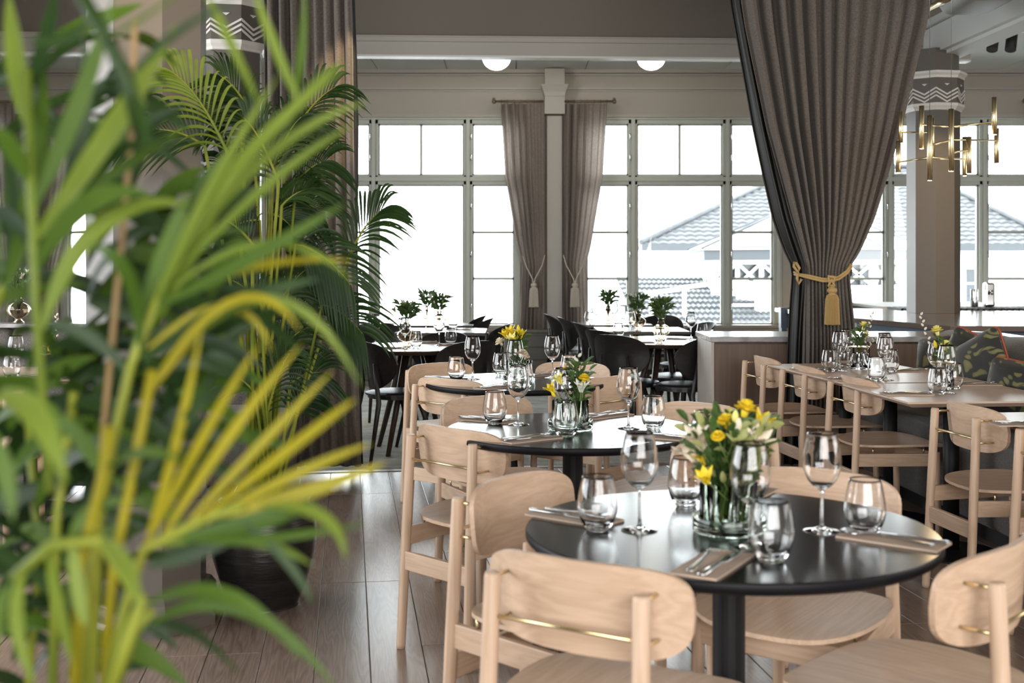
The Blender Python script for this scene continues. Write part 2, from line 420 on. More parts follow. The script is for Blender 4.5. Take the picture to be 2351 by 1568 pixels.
# ------------------------------------------------------------------ the setting
fl = MB().box((0.5, 5.3, -.04), (15, 17.2, .04)).build('floor', 'threshold'); tag(fl, kind='structure')
_pl = {}
def plank_mesh(L, W):
    k = (round(L, 2), W)
    if k not in _pl:
        m = MB(); x, y, b = W/2-.001, L/2-.001, .002
        m.add([(-x+b, -y+b, 0), (x-b, -y+b, 0), (x-b, y-b, 0), (-x+b, y-b, 0), (-x, -y, -b), (x, -y, -b), (x, y, -b), (-x, y, -b), (-x, -y, -.018), (x, -y, -.018), (x, y, -.018), (-x, y, -.018)],
              [(0, 1, 2, 3)]+[(4+i, 4+(i+1) % 4, (i+1) % 4, i) for i in range(4)]+[(8+i, 8+(i+1) % 4, 4+(i+1) % 4, 4+i) for i in range(4)])
        me = m.mesh('plank'); me.materials.append(M['plank']); _pl[k] = me
    return _pl[k]
PW, T1_ = .182, 7.55
rr = random.Random(3)
s_ = -2.66
first = True
while s_ < 3.75:
    t = 1.6 - rr.choice([0, .45, .9, 1.3])
    while t < T1_-.02:
        L = 1.9 if t+1.9 < T1_-.15 else T1_-t
        if t+L > 1.7:
            o = bpy.data.objects.new('plank', plank_mesh(L, PW)); COL.objects.link(o); o.parent = fl
            o.location = ST(s_+PW/2, t+L/2, 0); o.rotation_euler = (0, 0, A0)
        t += L
    s_ += PW
m = MB()
c = [ST(-5, 7.55), ST(7.5, 7.55), ST(7.5, 7.63), ST(-5, 7.63)]
m.prism([(p.x, p.y) for p in c], -.02, .004); struct(m, 'trim_1', 'threshold', fl)
m = MB(); c = [ST(-6.5, 7.63), ST(8.2, 7.63)]
m.prism([(c[0].x, c[0].y), (c[1].x, c[1].y), (8, 13.6), (-7.5, 13.6)], -.02, .006)
struct(m, 'floor', 'carpet')

WY = 13.5
def WX(px): return (px-CX)/200.0
starts = [-412, 155, 752, 1348, 1938]
ZT, ZU0, ZU1, ZL1, ZB = 3.005, 2.345, 2.935, 2.235, .63
m = MB()
xa, xb = -6.6, 7.5
m.box(((xa+xb)/2, WY+.12, (ZT+4.2)/2), (xb-xa, .24, 4.2-ZT))
m.box(((xa+xb)/2, WY+.12, .3), (xb-xa, .24, .6))
edges = [xa]
for s in starts: edges += [WX(s-21), WX(s+449)]
edges.append(xb)
for a, b in zip(edges[0::2], edges[1::2]):
    if b-a > .02: m.box(((a+b)/2, WY+.12, (ZT+.6)/2), (b-a, .24, ZT-.6))
struct(m, 'wall_back', 'wall')
for i, (z, h, d) in enumerate([(3.335, .025, .03), (3.30, .012, .018), (3.535, .05, .06), (3.50, .02, .03)]):
    if i in (0, 2):
        m = MB()
        z2, h2, d2 = [(3.335, .025, .03), (3.31, .014, .018), (3.53, .05, .06), (3.495, .02, .03)][i+1]
        m.box(((xa+xb)/2, WY-d/2, z), (xb-xa, d, h)).box(((xa+xb)/2, WY-d2/2, z2), (xb-xa, d2, h2))
        struct(m, 'trim_%d' % (2+i//2), 'white_trim')
m = MB()
for s in starts:
    m.box((WX(s+214), WY-.02, ZT+.015), (2.4, .05, .03))
struct(m, 'trim_4', 'white_trim')

def make_window(k, s, zb):
    w_ = empty('window_%d' % k, (WX(s+214), WY, 0)); w_['kind'] = 'structure'
    X = lambda px: (px-214)/200.0
    cols = [(0, 95), (116, 312), (333, 428)]
    f = MB()
    for a, b in [(-21, 0), (95, 116), (312, 333), (428, 449)]:
        cx, ww = (X(a)+X(b))/2, X(b)-X(a)
        f.box((cx, .06, (zb+ZT)/2-.02), (ww, .10, ZT-zb+.04))
        f.box((cx, .004, (zb+ZT)/2), (ww*.42, .05, ZT-zb-.03))
    tot = X(449)-X(-21)
    f.box((0, .06, (ZU0+ZL1)/2), (tot, .10, ZU0-ZL1)); f.box((0, .012, (ZU0+ZL1)/2+.01), (tot, .05, .05))
    f.box((0, .06, (ZU1+ZT)/2), (tot, .10, ZT-ZU1)); f.box((0, .01, ZT-.012), (tot, .06, .024))
    f.build('frame', 'window_paint', w_, bevel=.004)
    sl = MB().box((0, .02, zb-.02), (tot, .26, .035)).box((0, .0, zb-.055), (tot, .18, .04)); sl.build('sill', 'white_trim', w_, bevel=.004)
    for ci, (a, b) in enumerate(cols):
        for zi, (z0, z1) in enumerate([(zb, ZL1), (ZU0, ZU1)]):
            x0, x1 = X(a), X(b)
            sa = MB(); t = .016
            for q in (x0+t/2, x1-t/2): sa.box((q, .075, (z0+z1)/2), (t, .04, z1-z0))
            for q in (z0+t/2, z1-t/2): sa.box(((x0+x1)/2, .075, q), (x1-x0, .04, t))
            sh = sa.build('sash', 'window_paint', w_)
            MB().box(((x0+x1)/2, .078, (z0+z1)/2), (x1-x0-.02, .006, z1-z0-.02)).build('pane', 'pane', sh)
            if zi == 1 and ci == 1: MB().box(((x0+x1)/2, .07, (z0+z1)/2), (.030, .03, z1-z0)).build('glazing_bar', 'window_paint', sh)
            if zi == 0 and ci != 1:
                for z in (1.69, 1.155): MB().box(((x0+x1)/2, .07, z), (x1-x0, .03, .030)).build('glazing_bar', 'window_paint', sh)
            if ci != 1:
                xx = x1+.018 if ci == 0 else x0-.018
                for z in ((2.56, 2.80) if zi else (.85, 1.45, 2.0)):
                    MB().tube([(xx, -.01, z+.02), (xx, -.03, z), (xx, -.03, z-.05)], .007, 6).build('latch', 'steel', w_)
    return w_
for k, s in enumerate(starts): make_window(k+1, s, .82 if k == 4 else ZB)

# shafts and capital between the centre windows
def pilaster(px):
    x = WX(px); e = empty('pilaster', (x, WY, 0)); e['kind'] = 'structure'
    MB().box((0, -.08, 1.5), (.175, .16, 3.02)).build('shaft', 'white_trim', e, bevel=.006)
    m = MB().box((0, -.115, 3.12), (.23, .23, .20)).box((0, -.11, 3.44), (.225, .22, .19))
    b = [(-.115, .23), (.115, .23)]
    vs = []
    for z, h, d in [(3.22, .115, .23), (3.27, .125, .24), (3.33, .15, .27), (3.35, .155, .28)]:
        vs += [(-h, 0, z), (h, 0, z), (h, -d, z), (-h, -d, z)]
    fs = []
    for i in range(3):
        for j in range(4): fs.append((i*4+j, i*4+(j+1) % 4, i*4+4+(j+1) % 4, i*4+4+j))
    fs += [(0, 1, 2, 3), (12, 13, 14, 15)]
    m.add(vs, fs); m.build('capital', 'white_trim', e, bevel=.004)
for px in (76, 674, 1272): pilaster(px)
m = MB().box((WX(1870), WY-.06, 1.5), (.17, .12, 3.0)); struct(m, 'trim_5', 'wall')

# low ceiling by the windows, joints between its panels
cl = MB().box((0.5, 12.45, 3.62), (15, 2.3, .04)).build('ceiling', 'ceiling'); cl['kind'] = 'structure'
for i in range(18):
    c = WX(869)-6*.79+i*.79
    pm = MB().box((c+.395, 12.41, 3.575), (.78, 2.18, .05)).build('panel', 'ceiling', cl)
# low ceiling over the bar on the right
m = MB().box((6.05, 6.4, 3.58), (3.4, 9.4, .05)); struct(m, 'ceiling', 'ceiling')
m = MB().box((0.4, 4.0, 4.75), (14.6, 15, .1)); struct(m, 'ceiling', 'dark_ceiling')
# beam in front of the window bay and the wall over it
sl = .048
def by(x, off=0): return 11.0+sl*(x+1.48)+off
def beam_piece(x0, x1, z0, z1, d0, d1, mb):
    mb.add([(x0, by(x0, d0), z0), (x1, by(x1, d0), z0), (x1, by(x1, d1), z0), (x0, by(x0, d1), z0),
            (x0, by(x0, d0), z1), (x1, by(x1, d0), z1), (x1, by(x1, d1), z1), (x0, by(x0, d1), z1)],
           [(0, 3, 2, 1), (4, 5, 6, 7), (0, 1, 5, 4), (1, 2, 6, 5), (2, 3, 7, 6), (3, 0, 4, 7)]); return mb
m = beam_piece(-6.6, 4.4, 3.285, 3.45, 0, .16, MB()); beam_piece(-6.6, 4.4, 3.41, 3.45, -.03, 0, m); beam_piece(-6.6, 4.4, 3.45, 3.462, -.045, .1, m)
struct(m, 'beam', 'white_trim')
m = beam_piece(-6.6, 4.4, 3.268, 3.285, -.012, .13, MB()); struct(m, 'trim_6', 'column_white')  # white strip added to show window light reflected along the beam's underside
m = beam_piece(-6.6, 4.4, 3.462, 4.72, .02, .15, MB()); struct(m, 'wall_front', 'wall_up')
# beam that runs from the bar column towards the camera
m = MB(); a, b = Vector((3.98, 10.9, 3.36)), Vector((4.32, 3.0, 3.36))
m.bar(a, b, .34, .24); m.bar(a+Vector((.0, 0, .16)), b+Vector((0, 0, .16)), .42, .06); m.bar(a+Vector((0, 0, -.135)), b+Vector((0, 0, -.135)), .22, .03)
struct(m, 'beam', 'ceiling')
# outer walls
m = MB().box((-6.7, 5.2, 2.3), (.2, 17, 4.8)); struct(m, 'wall_left', 'wall')
m = MB().box((7.6, 5.2, 2.3), (.2, 17, 4.8)); struct(m, 'wall_right', 'wall')
m = MB().box((.4, -3.1, 2.3), (14.4, .2, 4.8)); struct(m, 'wall_rear', 'wall')

# octagonal columns
def column(cx, cy, R=.205, top=3.24, z0=0):
    e = empty('column', (cx, cy, 0), A0); e['kind'] = 'structure'
    k = 1/cos(pi/8)
    def oc(prof, name, m_):
        return MB().lathe([(r*k, z) for r, z in prof], n=8, smooth=False, ph=pi/8).build(name, m_, e)
    oc([(0, z0), (R, z0), (R, 2.74), (R+.028, 2.76), (R+.028, 3.0), (R-.01, 3.02), (R-.01, top), (0, top)], 'shaft', 'column')
    oc([(R-.01, 2.70), (R+.012, 2.705), (R+.018, 2.72), (R+.034, 2.74), (R+.034, 2.765), (R+.0, 2.768)], 'moulding', 'column_white')
    oc([(R-.01, 2.985), (R+.032, 2.99), (R+.036, 3.01), (R+.055, 3.03), (R+.055, 3.05), (R-.01, 3.052)], 'moulding', 'column_white')
    if z0 == 0: oc([(R-.01, 0), (R+.055, 0), (R+.055, .035), (R+.04, .05), (R+.036, .105), (R+.018, .13), (R-.01, .135)], 'plinth', 'column')
    if z0 == 0: oc([(R-.01, .43), (R+.012, .435), (R+.012, .46), (R-.01, .47)], 'moulding', 'column')
    z = MB(); tr = MB(); Rr = R+.030; hw = Rr*math.tan(pi/8)
    for f in range(8):
        an = f*pi/4; n = Vector((cos(an), sin(an), 0)); t = Vector((-sin(an), cos(an), 0))
        for q in range(3):
            zt = 2.895-q*.033; zb_ = zt-.055
            for sg in (-1, 1):
                a = n*Rr+t*sg*hw; b = n*Rr; w_ = .0075
                vs = []
                for dd in (0, .006):
                    vs += [a+n*dd+Vector((0, 0, zt+w_)), b+n*dd+Vector((0, 0, zb_+w_)), b+n*dd+Vector((0, 0, zb_-w_)), a+n*dd+Vector((0, 0, zt-w_))]
                z.add(vs, [(0, 3, 2, 1), (4, 5, 6, 7), (0, 1, 5, 4), (2, 3, 7, 6), (1, 2, 6, 5), (3, 0, 4, 7)])
        c = n*Rr
        vs = [c+n*dd+t*x+Vector((0, 0, zz)) for dd in (0, .006) for x, zz in ((-.024, 2.935), (.024, 2.935), (0, 2.918))]
        tr.add(vs, [(0, 1, 2), (5, 4, 3), (0, 3, 4, 1), (1, 4, 5, 2), (2, 5, 3, 0)])
    z.build('zigzag', 'column_white', e); tr.build('triangle_row', 'column_white', e)
column(-1.37, 4.42, .205, 4.6)
column(-1.86, 7.75, .20, 4.6)
column(3.84, 10.72, .215, 3.26, .883)

# radiator cover and skirting under the windows
def rad_cover(x0, x1):
    e = empty('radiator_cover', ((x0+x1)/2, 13.3, 0)); tag(e, kind='structure')
    w_ = x1-x0
    MB().box((0, 0, .30), (w_, .3, .52)).box((0, -.02, .575), (w_+.04, .36, .03)).box((0, -.02, .05), (w_, .34, .1)).build('case', 'panel_grey', e, bevel=.004)
    for z in (.18, .32, .46): MB().box((0, -.158, z), (w_-.04, .02, .125)).build('panel', 'panel_grey', e, bevel=.006)
rad_cover(-.05, .62)
struct(MB().box((.4, 13.45, .07), (14, .08, .14)), 'baseboard_back', 'panel_grey')
def radiator(x, n, label):
    e = empty('radiator', (x, 13.3, 0)); tag(e, label, 'radiator')
    for i in range(n): MB().box((-.05*n/2+i*.05, 0, .34), (.032, .09, .42)).build('fin', 'white_trim', e, bevel=.008)
    MB().box((0, 0, .16), (.05*n, .05, .03)).box((0, 0, .52), (.05*n, .05, .03)).box((-.02*n, 0, .075), (.03, .06, .15)).box((.02*n, 0, .075), (.03, .06, .15)).build('pipe', 'white_trim', e)
radiator(1.75, 26, 'cream ribbed radiator under the window behind the right-hand dark tables')
radiator(-1.6, 24, 'cream ribbed radiator under the window behind the left-hand dark tables')

# ------------------------------------------------------------------ partition, bar, ledge
part = empty('partition', (1.31, 7.62, 0)); tag(part, 'low oak partition with grey marble top behind the bench tables', 'partition')
MB().box((1.0, .29, .41), (2.0, .55, .82)).build('body', 'partition_brown', part)
MB().box((-.008, .29, .41), (.02, .56, .822)).build('end_panel', 'partition_light', part)
for i in range(4): MB().box((.25+i*.5, -.005, .41), (.494, .02, .80)).build('panel', 'partition_brown', part, bevel=.002)
MB().box((1.0, .28, .84), (2.06, .62, .035)).build('marble_top', 'marble', part, bevel=.004)

bar = empty('bar_counter', (3.15, 8.5, 0)); tag(bar, 'bar counter with glossy brown top and blue-grey front around the column', 'counter')
def rel(pts): return [(x-3.15, y-8.5) for x, y in pts]
top = rel([(2.66, 11.6), (2.80, 9.72), (3.15, 8.45), (6.6, 8.2), (6.6, 10.98), (2.66, 11.9)])
MB().prism(top, .842, .882).build('counter_top', 'counter_top', bar, bevel=.004)
fr = rel([(2.72, 11.5), (2.86, 9.75), (3.18, 8.56), (6.5, 8.3), (6.5, 10.8), (2.72, 11.7)])
MB().prism(fr, .70, .842).build('front_band', 'counter_blue', bar)
fr2 = rel([(2.76, 11.5), (2.90, 9.78), (3.21, 8.6), (6.5, 8.35), (6.5, 10.8), (2.76, 11.6)])
MB().prism(fr2, 0, .70).build('body', 'black', bar)
se = MB().box((2.78-3.15, 11.55-8.5, .80), (.30, .10, .20)).box((2.66-3.15, 11.55-8.5, .45), (.05, .12, .9))
se.build('end_panel', 'counter_blue', bar)

ledge = empty('window_ledge', (5.4, 12.2, 0)); tag(ledge, 'pale window ledge with dark vent grille behind the bar counter', 'ledge')
MB().box((0, 0, .43), (3.4, 1.9, .86)).build('body', 'panel_grey', ledge)
MB().box((0, .25, .885), (3.4, 1.4, .03)).build('ledge_top', 'ceiling', ledge, bevel=.004)
gr = MB()
for i in range(60): gr.box((-1.66+i*.056, -.72, .885), (.02, .42, .03))
gr.box((0, -.72, .868), (3.4, .46, .012))
gr.build('vent_grille', 'black', ledge)

o = MB().lathe([(0, 0), (.036, 0), (.037, .005), (.037, .17), (.0365, .172), (.035, .17), (.035, .01), (0, .01)], n=28).build('steel_cup', 'steel', None, (4.62, 11.75, .90))
tag(o, 'brushed steel beaker standing on the window ledge', 'cup')
dsp = empty('drink_dispenser', (4.75, 11.72, .90)); tag(dsp, 'steel bar dispenser beside the steel beaker on the window ledge', 'dispenser')
MB().box((0, 0, .12), (.10, .09, .24)).build('body', 'steel', dsp, bevel=.02)
MB().tube([(0, -.045, .15), (0, -.08, .16), (0, -.085, .12)], .012, 8).build('spout', 'steel', dsp)
o = MB().lathe([(0, 0), (.03, 0), (.03, .14), (.012, .17), (.012, .22), (0, .22)], n=16).build('dark_bottle', 'black', None, (4.5, 11.95, .90)); tag(o, 'short dark bottle just left of the steel beaker', 'bottle')

# ------------------------------------------------------------------ outside: house, tower, lower roof
struct(MB().box((10, 60, -4.2), (200, 90, .2)), 'ground', 'ground_out')
hs = empty('house', (17, 60, 0)); tag(hs, 'white house with grey tiled hip roof seen through the windows', 'house')
MB().box((.3, 6, -1.0), (18.5, 10, 6.5)).build('wall', 'house_white', hs)
EZ, RZ, D_ = 2.2, 6.9, 10
L0, L1, R0, R1 = 6.6-17, 28-17, 17.2-17, 23.6-17
MB().add([(L0, 0, EZ), (L1, 0, EZ), (R1, D_, RZ), (R0, D_, RZ), (L0, 20, EZ), (L1, 20, EZ)], [(0, 1, 2, 3), (0, 3, 4), (1, 5, 2), (3, 2, 5, 4), (0, 4, 5, 1)]).build('roof', 'roof_tile', hs)
m = MB(); nr = 20
for i in range(nr):
    f0, f1 = i/nr, (i+1)/nr
    y0, y1 = D_*f0, D_*f1; z0, z1 = EZ+(RZ-EZ)*f0, EZ+(RZ-EZ)*f1
    xl, xr = L0+(R0-L0)*f0, L1+(R1-L1)*f0
    n = int((xr-xl)/.25)*4; vs = []; fs = []
    for j in range(n+1):
        x = xl+(xr-xl)*j/n; wv = .06*abs(sin((x/.5)*pi))
        vs += [(x, y0-.03, z0+.02), (x, y0-.03, z0+.14+wv), (x, y1, z1+.05+wv)]
    for j in range(n):
        a = j*3; fs += [(a, a+3, a+4, a+1), (a+1, a+4, a+5, a+2)]
    m.add(vs, fs)
m.build('roof_tiles', 'roof_tile', hs, kind='stuff')
MB().tube([(L0, 0, EZ+.2), (R0, D_, RZ+.2)], .16, 8).tube([(L1, 0, EZ+.2), (R1, D_, RZ+.2)], .16, 8).tube([(R0, D_, RZ+.2), (R1, D_, RZ+.2)], .16, 8).build('ridge', 'roof_tile', hs)
MB().box(((L0+L1)/2, -.1, EZ-.05), (L1-L0, .3, .35)).build('eave_board', 'eave', hs)
for x in (-6.0, 3.6, 7.0):
    wn = MB().box((x, .93, .2), (.9, .12, 1.7)).build('window', 'house_glass', hs)
    MB().box((x, .88, .2), (.08, .08, 1.7)).box((x, .88, .3), (.9, .08, .08)).build('sash', 'house_white', wn)
# tower pavilion
tw = empty('pavilion', (6.45, 26, 0)); tag(tw, 'white garden pavilion with pale faceted roof and crossed lattice panels', 'pavilion')
tz = 1.62
MB().lathe([(2.62, tz), (2.55, tz+.04), (1.4, tz+.50), (.12, tz+1.05), (0, tz+1.06)], n=8, smooth=False, ph=pi/8).lathe([(0, tz-.01), (2.6, tz)], n=8, smooth=False, ph=pi/8).build('roof', 'pale_roof', tw)
m = MB()
for i in range(8):
    t = pi/8+i*pi/4
    m.tube([(2.62*cos(t), 2.62*sin(t), tz+.03), (1.4*cos(t), 1.4*sin(t), tz+.53), (0, 0, tz+1.08)], .03, 6)
m.build('roof_rib', 'roof_tile', tw)
MB().lathe([(2.55, tz-.22), (2.56, tz), (2.5, tz)], n=8, smooth=False, ph=pi/8).build('fascia', 'eave', tw)
m = MB()
for i in range(8):
    t = pi/8+i*pi/4; t2 = t+pi/4; a = Vector((2.3*cos(t), 2.3*sin(t), 0)); b = Vector((2.3*cos(t2), 2.3*sin(t2), 0))
    m.box((a.x, a.y, tz-2.2), (.14, .14, 4.4))
    nrm = (a+b).normalized()
    for z0, z1 in ((tz-.75, tz-.28),):
        for k in range(3):
            p = a.lerp(b, k/3); q = a.lerp(b, (k+1)/3)
            m.bar(p+Vector((0, 0, z0)), q+Vector((0, 0, z1)), .05, .05, nrm); m.bar(p+Vector((0, 0, z1)), q+Vector((0, 0, z0)), .05, .05, nrm)
            m.bar(p+Vector((0, 0, z0)), p+Vector((0, 0, z1)), .07, .07, nrm)
    for z in (tz-.26, tz-.78): m.bar(a+Vector((0, 0, z)), b+Vector((0, 0, z)), .08, .09)
    m.bar(a+Vector((0, 0, tz-2.2)), b+Vector((0, 0, tz-2.2)), .04, 2.7, (0, 0, 1))
m.build('lattice_wall', 'house_white', tw)
MB().lathe([(0, -2.5), (1.9, -2.5), (1.9, tz-.3), (0, tz-.3)], n=8, smooth=False, ph=pi/8).build('core', 'house_glass', tw)
# lower roof and its snow rails
lr = empty('lower_roof', (3.6, 24, 0)); tag(lr, 'low grey tiled roof with white rails in front of the white house', 'roof')
MB().add([(-1.2, -2, .02), (2.4, -2, .02), (2.4, 3, 1.0), (-1.2, 3, 1.0), (-1.2, 3, -3), (2.4, 3, -3), (-1.2, -2, -3), (2.4, -2, -3)], [(0, 1, 2, 3), (0, 3, 4, 6), (1, 7, 5, 2), (3, 2, 5, 4), (0, 6, 7, 1)]).build('deck', 'roof_tile', lr)
m = MB()
for i in range(11):
    f0, f1 = i/11, (i+1)/11; y0, y1 = -2+5*f0, -2+5*f1; z0, z1 = .02+.98*f0, .02+.98*f1
    n = 136; vs = []; fs = []
    for j in range(n+1):
        x = -1.2+3.6*j/n; wv = .03*abs(sin(j/4*pi))
        vs += [(x, y0-.02, z0), (x, y0-.02, z0+.07+wv), (x, y1, z1+.02+wv)]
    for j in range(n): a = j*3; fs += [(a, a+3, a+4, a+1), (a+1, a+4, a+5, a+2)]
    m.add(vs, fs)
m.build('roof_tiles', 'roof_tile', lr, kind='stuff')
m = MB()
for x, y, z in ((-.9, -1.2, .2), (-.2, -.8, .3), (.62, -.5, .35)):
    m.bar((x, y, z), (x, y, z+.55), .07, .07); m.bar((x-.1, y, z+.55), (x+.55, y+.3, z+.62), .07, .07)
for z in (.5, .72, .95): m.bar((.62, -.5, z), (1.4, -.5, z), .05, .05)
m.bar((1.4, -.5, -1), (1.4, -.5, 1), .25, .25)
m.build('rail', 'house_white', lr)
# ------------------------------------------------------------------ oak dining chair
def chair_arc(x): return .055*(abs(x)/.22)**2
def make_oak_chair():
    root = empty('dining_chair')
    def postp(sx, z): return Vector((sx*(.157+.012*(1-z/.74)), -.035*(1-z/.74)**1.0+.0, z))
    for sx in (-1, 1):
        MB().tube([postp(sx, 0), postp(sx, .015), postp(sx, .4), postp(sx, .728), postp(sx, .737)], [.0145, .016, .0175, .0165, .0145], 14).build('rear_leg', 'oak_z', root)
        MB().tube([(sx*.212, .385, 0), (sx*.208, .38, .2), (sx*.205, .375, .425)], [.0145, .0165, .0165], 14).build('front_leg', 'oak_z', root)
        MB().bar((sx*.160, -.01, .388), (sx*.205, .375, .388), .020, .062).build('side_rail', 'oak_y', root, bevel=.003)
    MB().bar((-.205, .378, .388), (.205, .378, .388), .020, .062).build('front_rail', 'oak_x', root, bevel=.003)
    MB().bar((-.168, -.021, .305), (.168, -.021, .305), .020, .064).build('rear_stretcher', 'oak_x', root, bevel=.003)
    # seat shell
    def so(t):
        x, y = superell(.232, .232, 3.2)(t)
        return (x*(1-.10*max(0, -y/.222)), y)
    def smap(x, y, k):
        z = .447+.014*(x/.23)**2-.010*max(0, y/.222)**3-.006*max(0, 1-(x/.23)**2-(y/.22)**2)
        return (x, y+.242, z+(.0055 if k > 0 else -.0055))
    MB().slab(so, smap, .011, 6, 44).build('seat', 'oak_y', root)
    for x, y in ((-.168, .07), (.168, .07), (-.185, .32), (.185, .32)): MB().tube([(x, y, .415), (x, y, .446)], .004, 8).build('seat_spacer', 'brass', root)
    # backrest
    def bo(t):
        x, z = superell(.220, .090, 4.0)(t)
        return (x*(1-.07*max(0, -z/.09)**1.5), z)
    def bmap(x, z, k):
        n = Vector((-.5*x, 1, 0)).normalized()
        p = Vector((x, .042+chair_arc(x)-.10*z, .683+z))
        return p+n*(.0065 if k > 0 else -.0065)
    def flip(x, z, k): return bmap(x, z, -k)
    MB().slab(bo, flip, .013, 6, 48).build('backrest', 'oak_x', root)
    for sx in (-1, 1):
        for z in (.725, .64):
            a = postp(sx, z); MB().tube([a, (sx*.160, .036+chair_arc(.157)-.1*(z-.683), z)], .0042, 8).build('brass_pin', 'brass', root)
    MB().tube([postp(-1, .655)+Vector((0, .0, 0)), postp(1, .655)], .0042, 8).build('brass_rod', 'brass', root)
    return root
OAK = Proto(make_oak_chair)
def put_chair(pos, d, label, group=None):
    ang = math.atan2(d[1], d[0])-pi/2
    return OAK.put((pos[0], pos[1], 0.0005), ang, label, 'chair', group)
put_chair((.097, 2.18), (.52, .854), 'oak chair with its rounded back filling the lower centre of the photo')
put_chair((-.042, 3.106), (.80, -.60), 'oak chair at the left rear of the front black table, face of its backrest showing')
put_chair((.87, 3.20), (-.60, -.80), 'oak chair behind the front black table, its curved seat showing under the tabletop')
put_chair((1.01, 2.30), (-.72, .69), 'oak chair cut by the right edge of the photo beside the front black table')
put_chair((-.24, 3.97), (.70, .70), 'oak chair with brass rod at the left front of the middle black table')
put_chair((-.15, 4.98), (.55, -.835), 'oak chair behind the left side of the middle black table, facing the camera')
put_chair((.80, 4.72), (-.72, -.69), 'oak chair behind the right side of the middle black table')
put_chair((.74, 3.80), (-.60, .80), 'oak chair hidden behind the big yellow bouquet at the middle table')
put_chair((-.35, 5.67), (.61, .79), 'oak chair at the left front of the third black table, back to the camera')
put_chair((-.45, 6.62), (.6, -.8), 'oak chair at the left rear of the third black table, facing the room')
put_chair((.37, 6.68), (-.35, -.94), 'oak chair behind the third black table near the carpet edge')
put_chair((.52, 5.79), (-.69, .72), 'oak chair at the right front of the third black table, seen through a wine glass')
CR = [((1.45, 7.04), 'farthest oak chair of the row along the bench tables'), ((1.545, 6.45), 'second oak chair from the partition in the bench row'),
      ((1.635, 5.79), 'third oak chair of the bench row, its seat side on to the camera'), ((1.76, 4.67), 'fourth oak chair of the bench row, set apart from the three behind it'),
      ((1.845, 4.06), 'nearest oak chair of the bench row, one leg at the photo\'s right edge')]
for p, l in CR: put_chair(p, (.985, .15), l)
put_chair((-2.55, 5.55), (-.1, 1), 'oak chair at the table by the left booth, seen through palm leaves')

# ------------------------------------------------------------------ round black tables
def make_round(): 
    r_ = empty('round_table')
    R = .4525
    MB().lathe([(0, -.004), (R-.014, -.004), (R-.002, .003), (R, .006), (R, .019), (R-.003, .0225), (R-.012, .0225), (0, .0225)], n=96, c=(0, 0, TH-.0225), smooth=False).build('tabletop', 'black_top', r_)
    MB().lathe([(R-.013, -.0045), (R-.0015, .0028), (R+.0006, .006), (R+.0006, .019), (R-.001, .021)], n=96, c=(0, 0, TH-.0225)).build('edge_band', 'black_edge', r_)
    MB().lathe([(0, .03), (.036, .03), (.036, .715), (.12, .72), (.12, .734), (0, .734)], n=28, smooth=False).build('pedestal', 'black_metal', r_)
    MB().lathe([(0, 0), (.25, 0), (.25, .008), (.235, .014), (.05, .022), (.04, .04), (0, .04)], n=48, smooth=False).build('base_plate', 'black_metal', r_)
    return r_
RT = Proto(make_round)
T1 = Vector((.483, 2.62, TH)); T2 = Vector((.217, 4.20, TH)); T3 = Vector((.015, 5.90, TH))
RT.put((T1.x, T1.y, 0), 0, 'round black pedestal table in front, set with the largest yellow bouquet', 'table')
RT.put((T2.x, T2.y, 0), 0, 'round black pedestal table in the middle of the row of three', 'table')
RT.put((T3.x, T3.y, 0), 0, 'round black pedestal table at the far end of the row of three', 'table')

# ------------------------------------------------------------------ oak bench tables
def make_rect(w_, l_):
    r_ = empty('bench_table')
    x, y = w_/2, l_/2; b = .03
    m = MB(); vs = [(-x, -y, TH), (x, -y, TH), (x, y, TH), (-x, y, TH), (-x, -y, TH-.008), (x, -y, TH-.008), (x, y, TH-.008), (-x, y, TH-.008),
                    (-x+b, -y+b, TH-.026), (x-b, -y+b, TH-.026), (x-b, y-b, TH-.026), (-x+b, y-b, TH-.026)]
    m.add(vs, [(0, 1, 2, 3)]+[(4+i, 4+(i+1) % 4, (i+1) % 4, i) for i in range(4)]+[(8+i, 8+(i+1) % 4, 4+(i+1) % 4, 4+i) for i in range(4)]+[(11, 10, 9, 8)])
    m.build('tabletop', 'table_oak', r_)
    for py in ((-y*.5, y*.5) if l_ > 1 else (0,)):
        MB().tube([(0, py, .02), (0, py, TH-.026)], .036, 20).build('pedestal', 'black_metal', r_)
        MB().lathe([(0, 0), (.22, 0), (.22, .008), (.05, .022), (0, .022)], c=(0, py, 0), n=40, smooth=False).build('base_plate', 'black_metal', r_)
    return r_
o = make_rect(.74, 1.12); o.location = (1.93, 6.40, 0); o.rotation_euler = (0, 0, A0); tag(o, 'long oak bench table nearest the partition, laid for four', 'table')
o = make_rect(.74, .76); o.location = (2.02, 5.41, 0); o.rotation_euler = (0, 0, radians(5)); tag(o, 'square oak table between the two longer bench tables', 'table')
o = make_rect(.80, 1.12); o.location = (2.30, 4.13, 0); o.rotation_euler = (0, 0, radians(5)); tag(o, 'oak bench table cut by the right edge of the photo', 'table')
o = make_rect(.75, .75); o.location = (-2.60, 6.35, 0); o.rotation_euler = (0, 0, 0); tag(o, 'small oak table in front of the left booth', 'table')

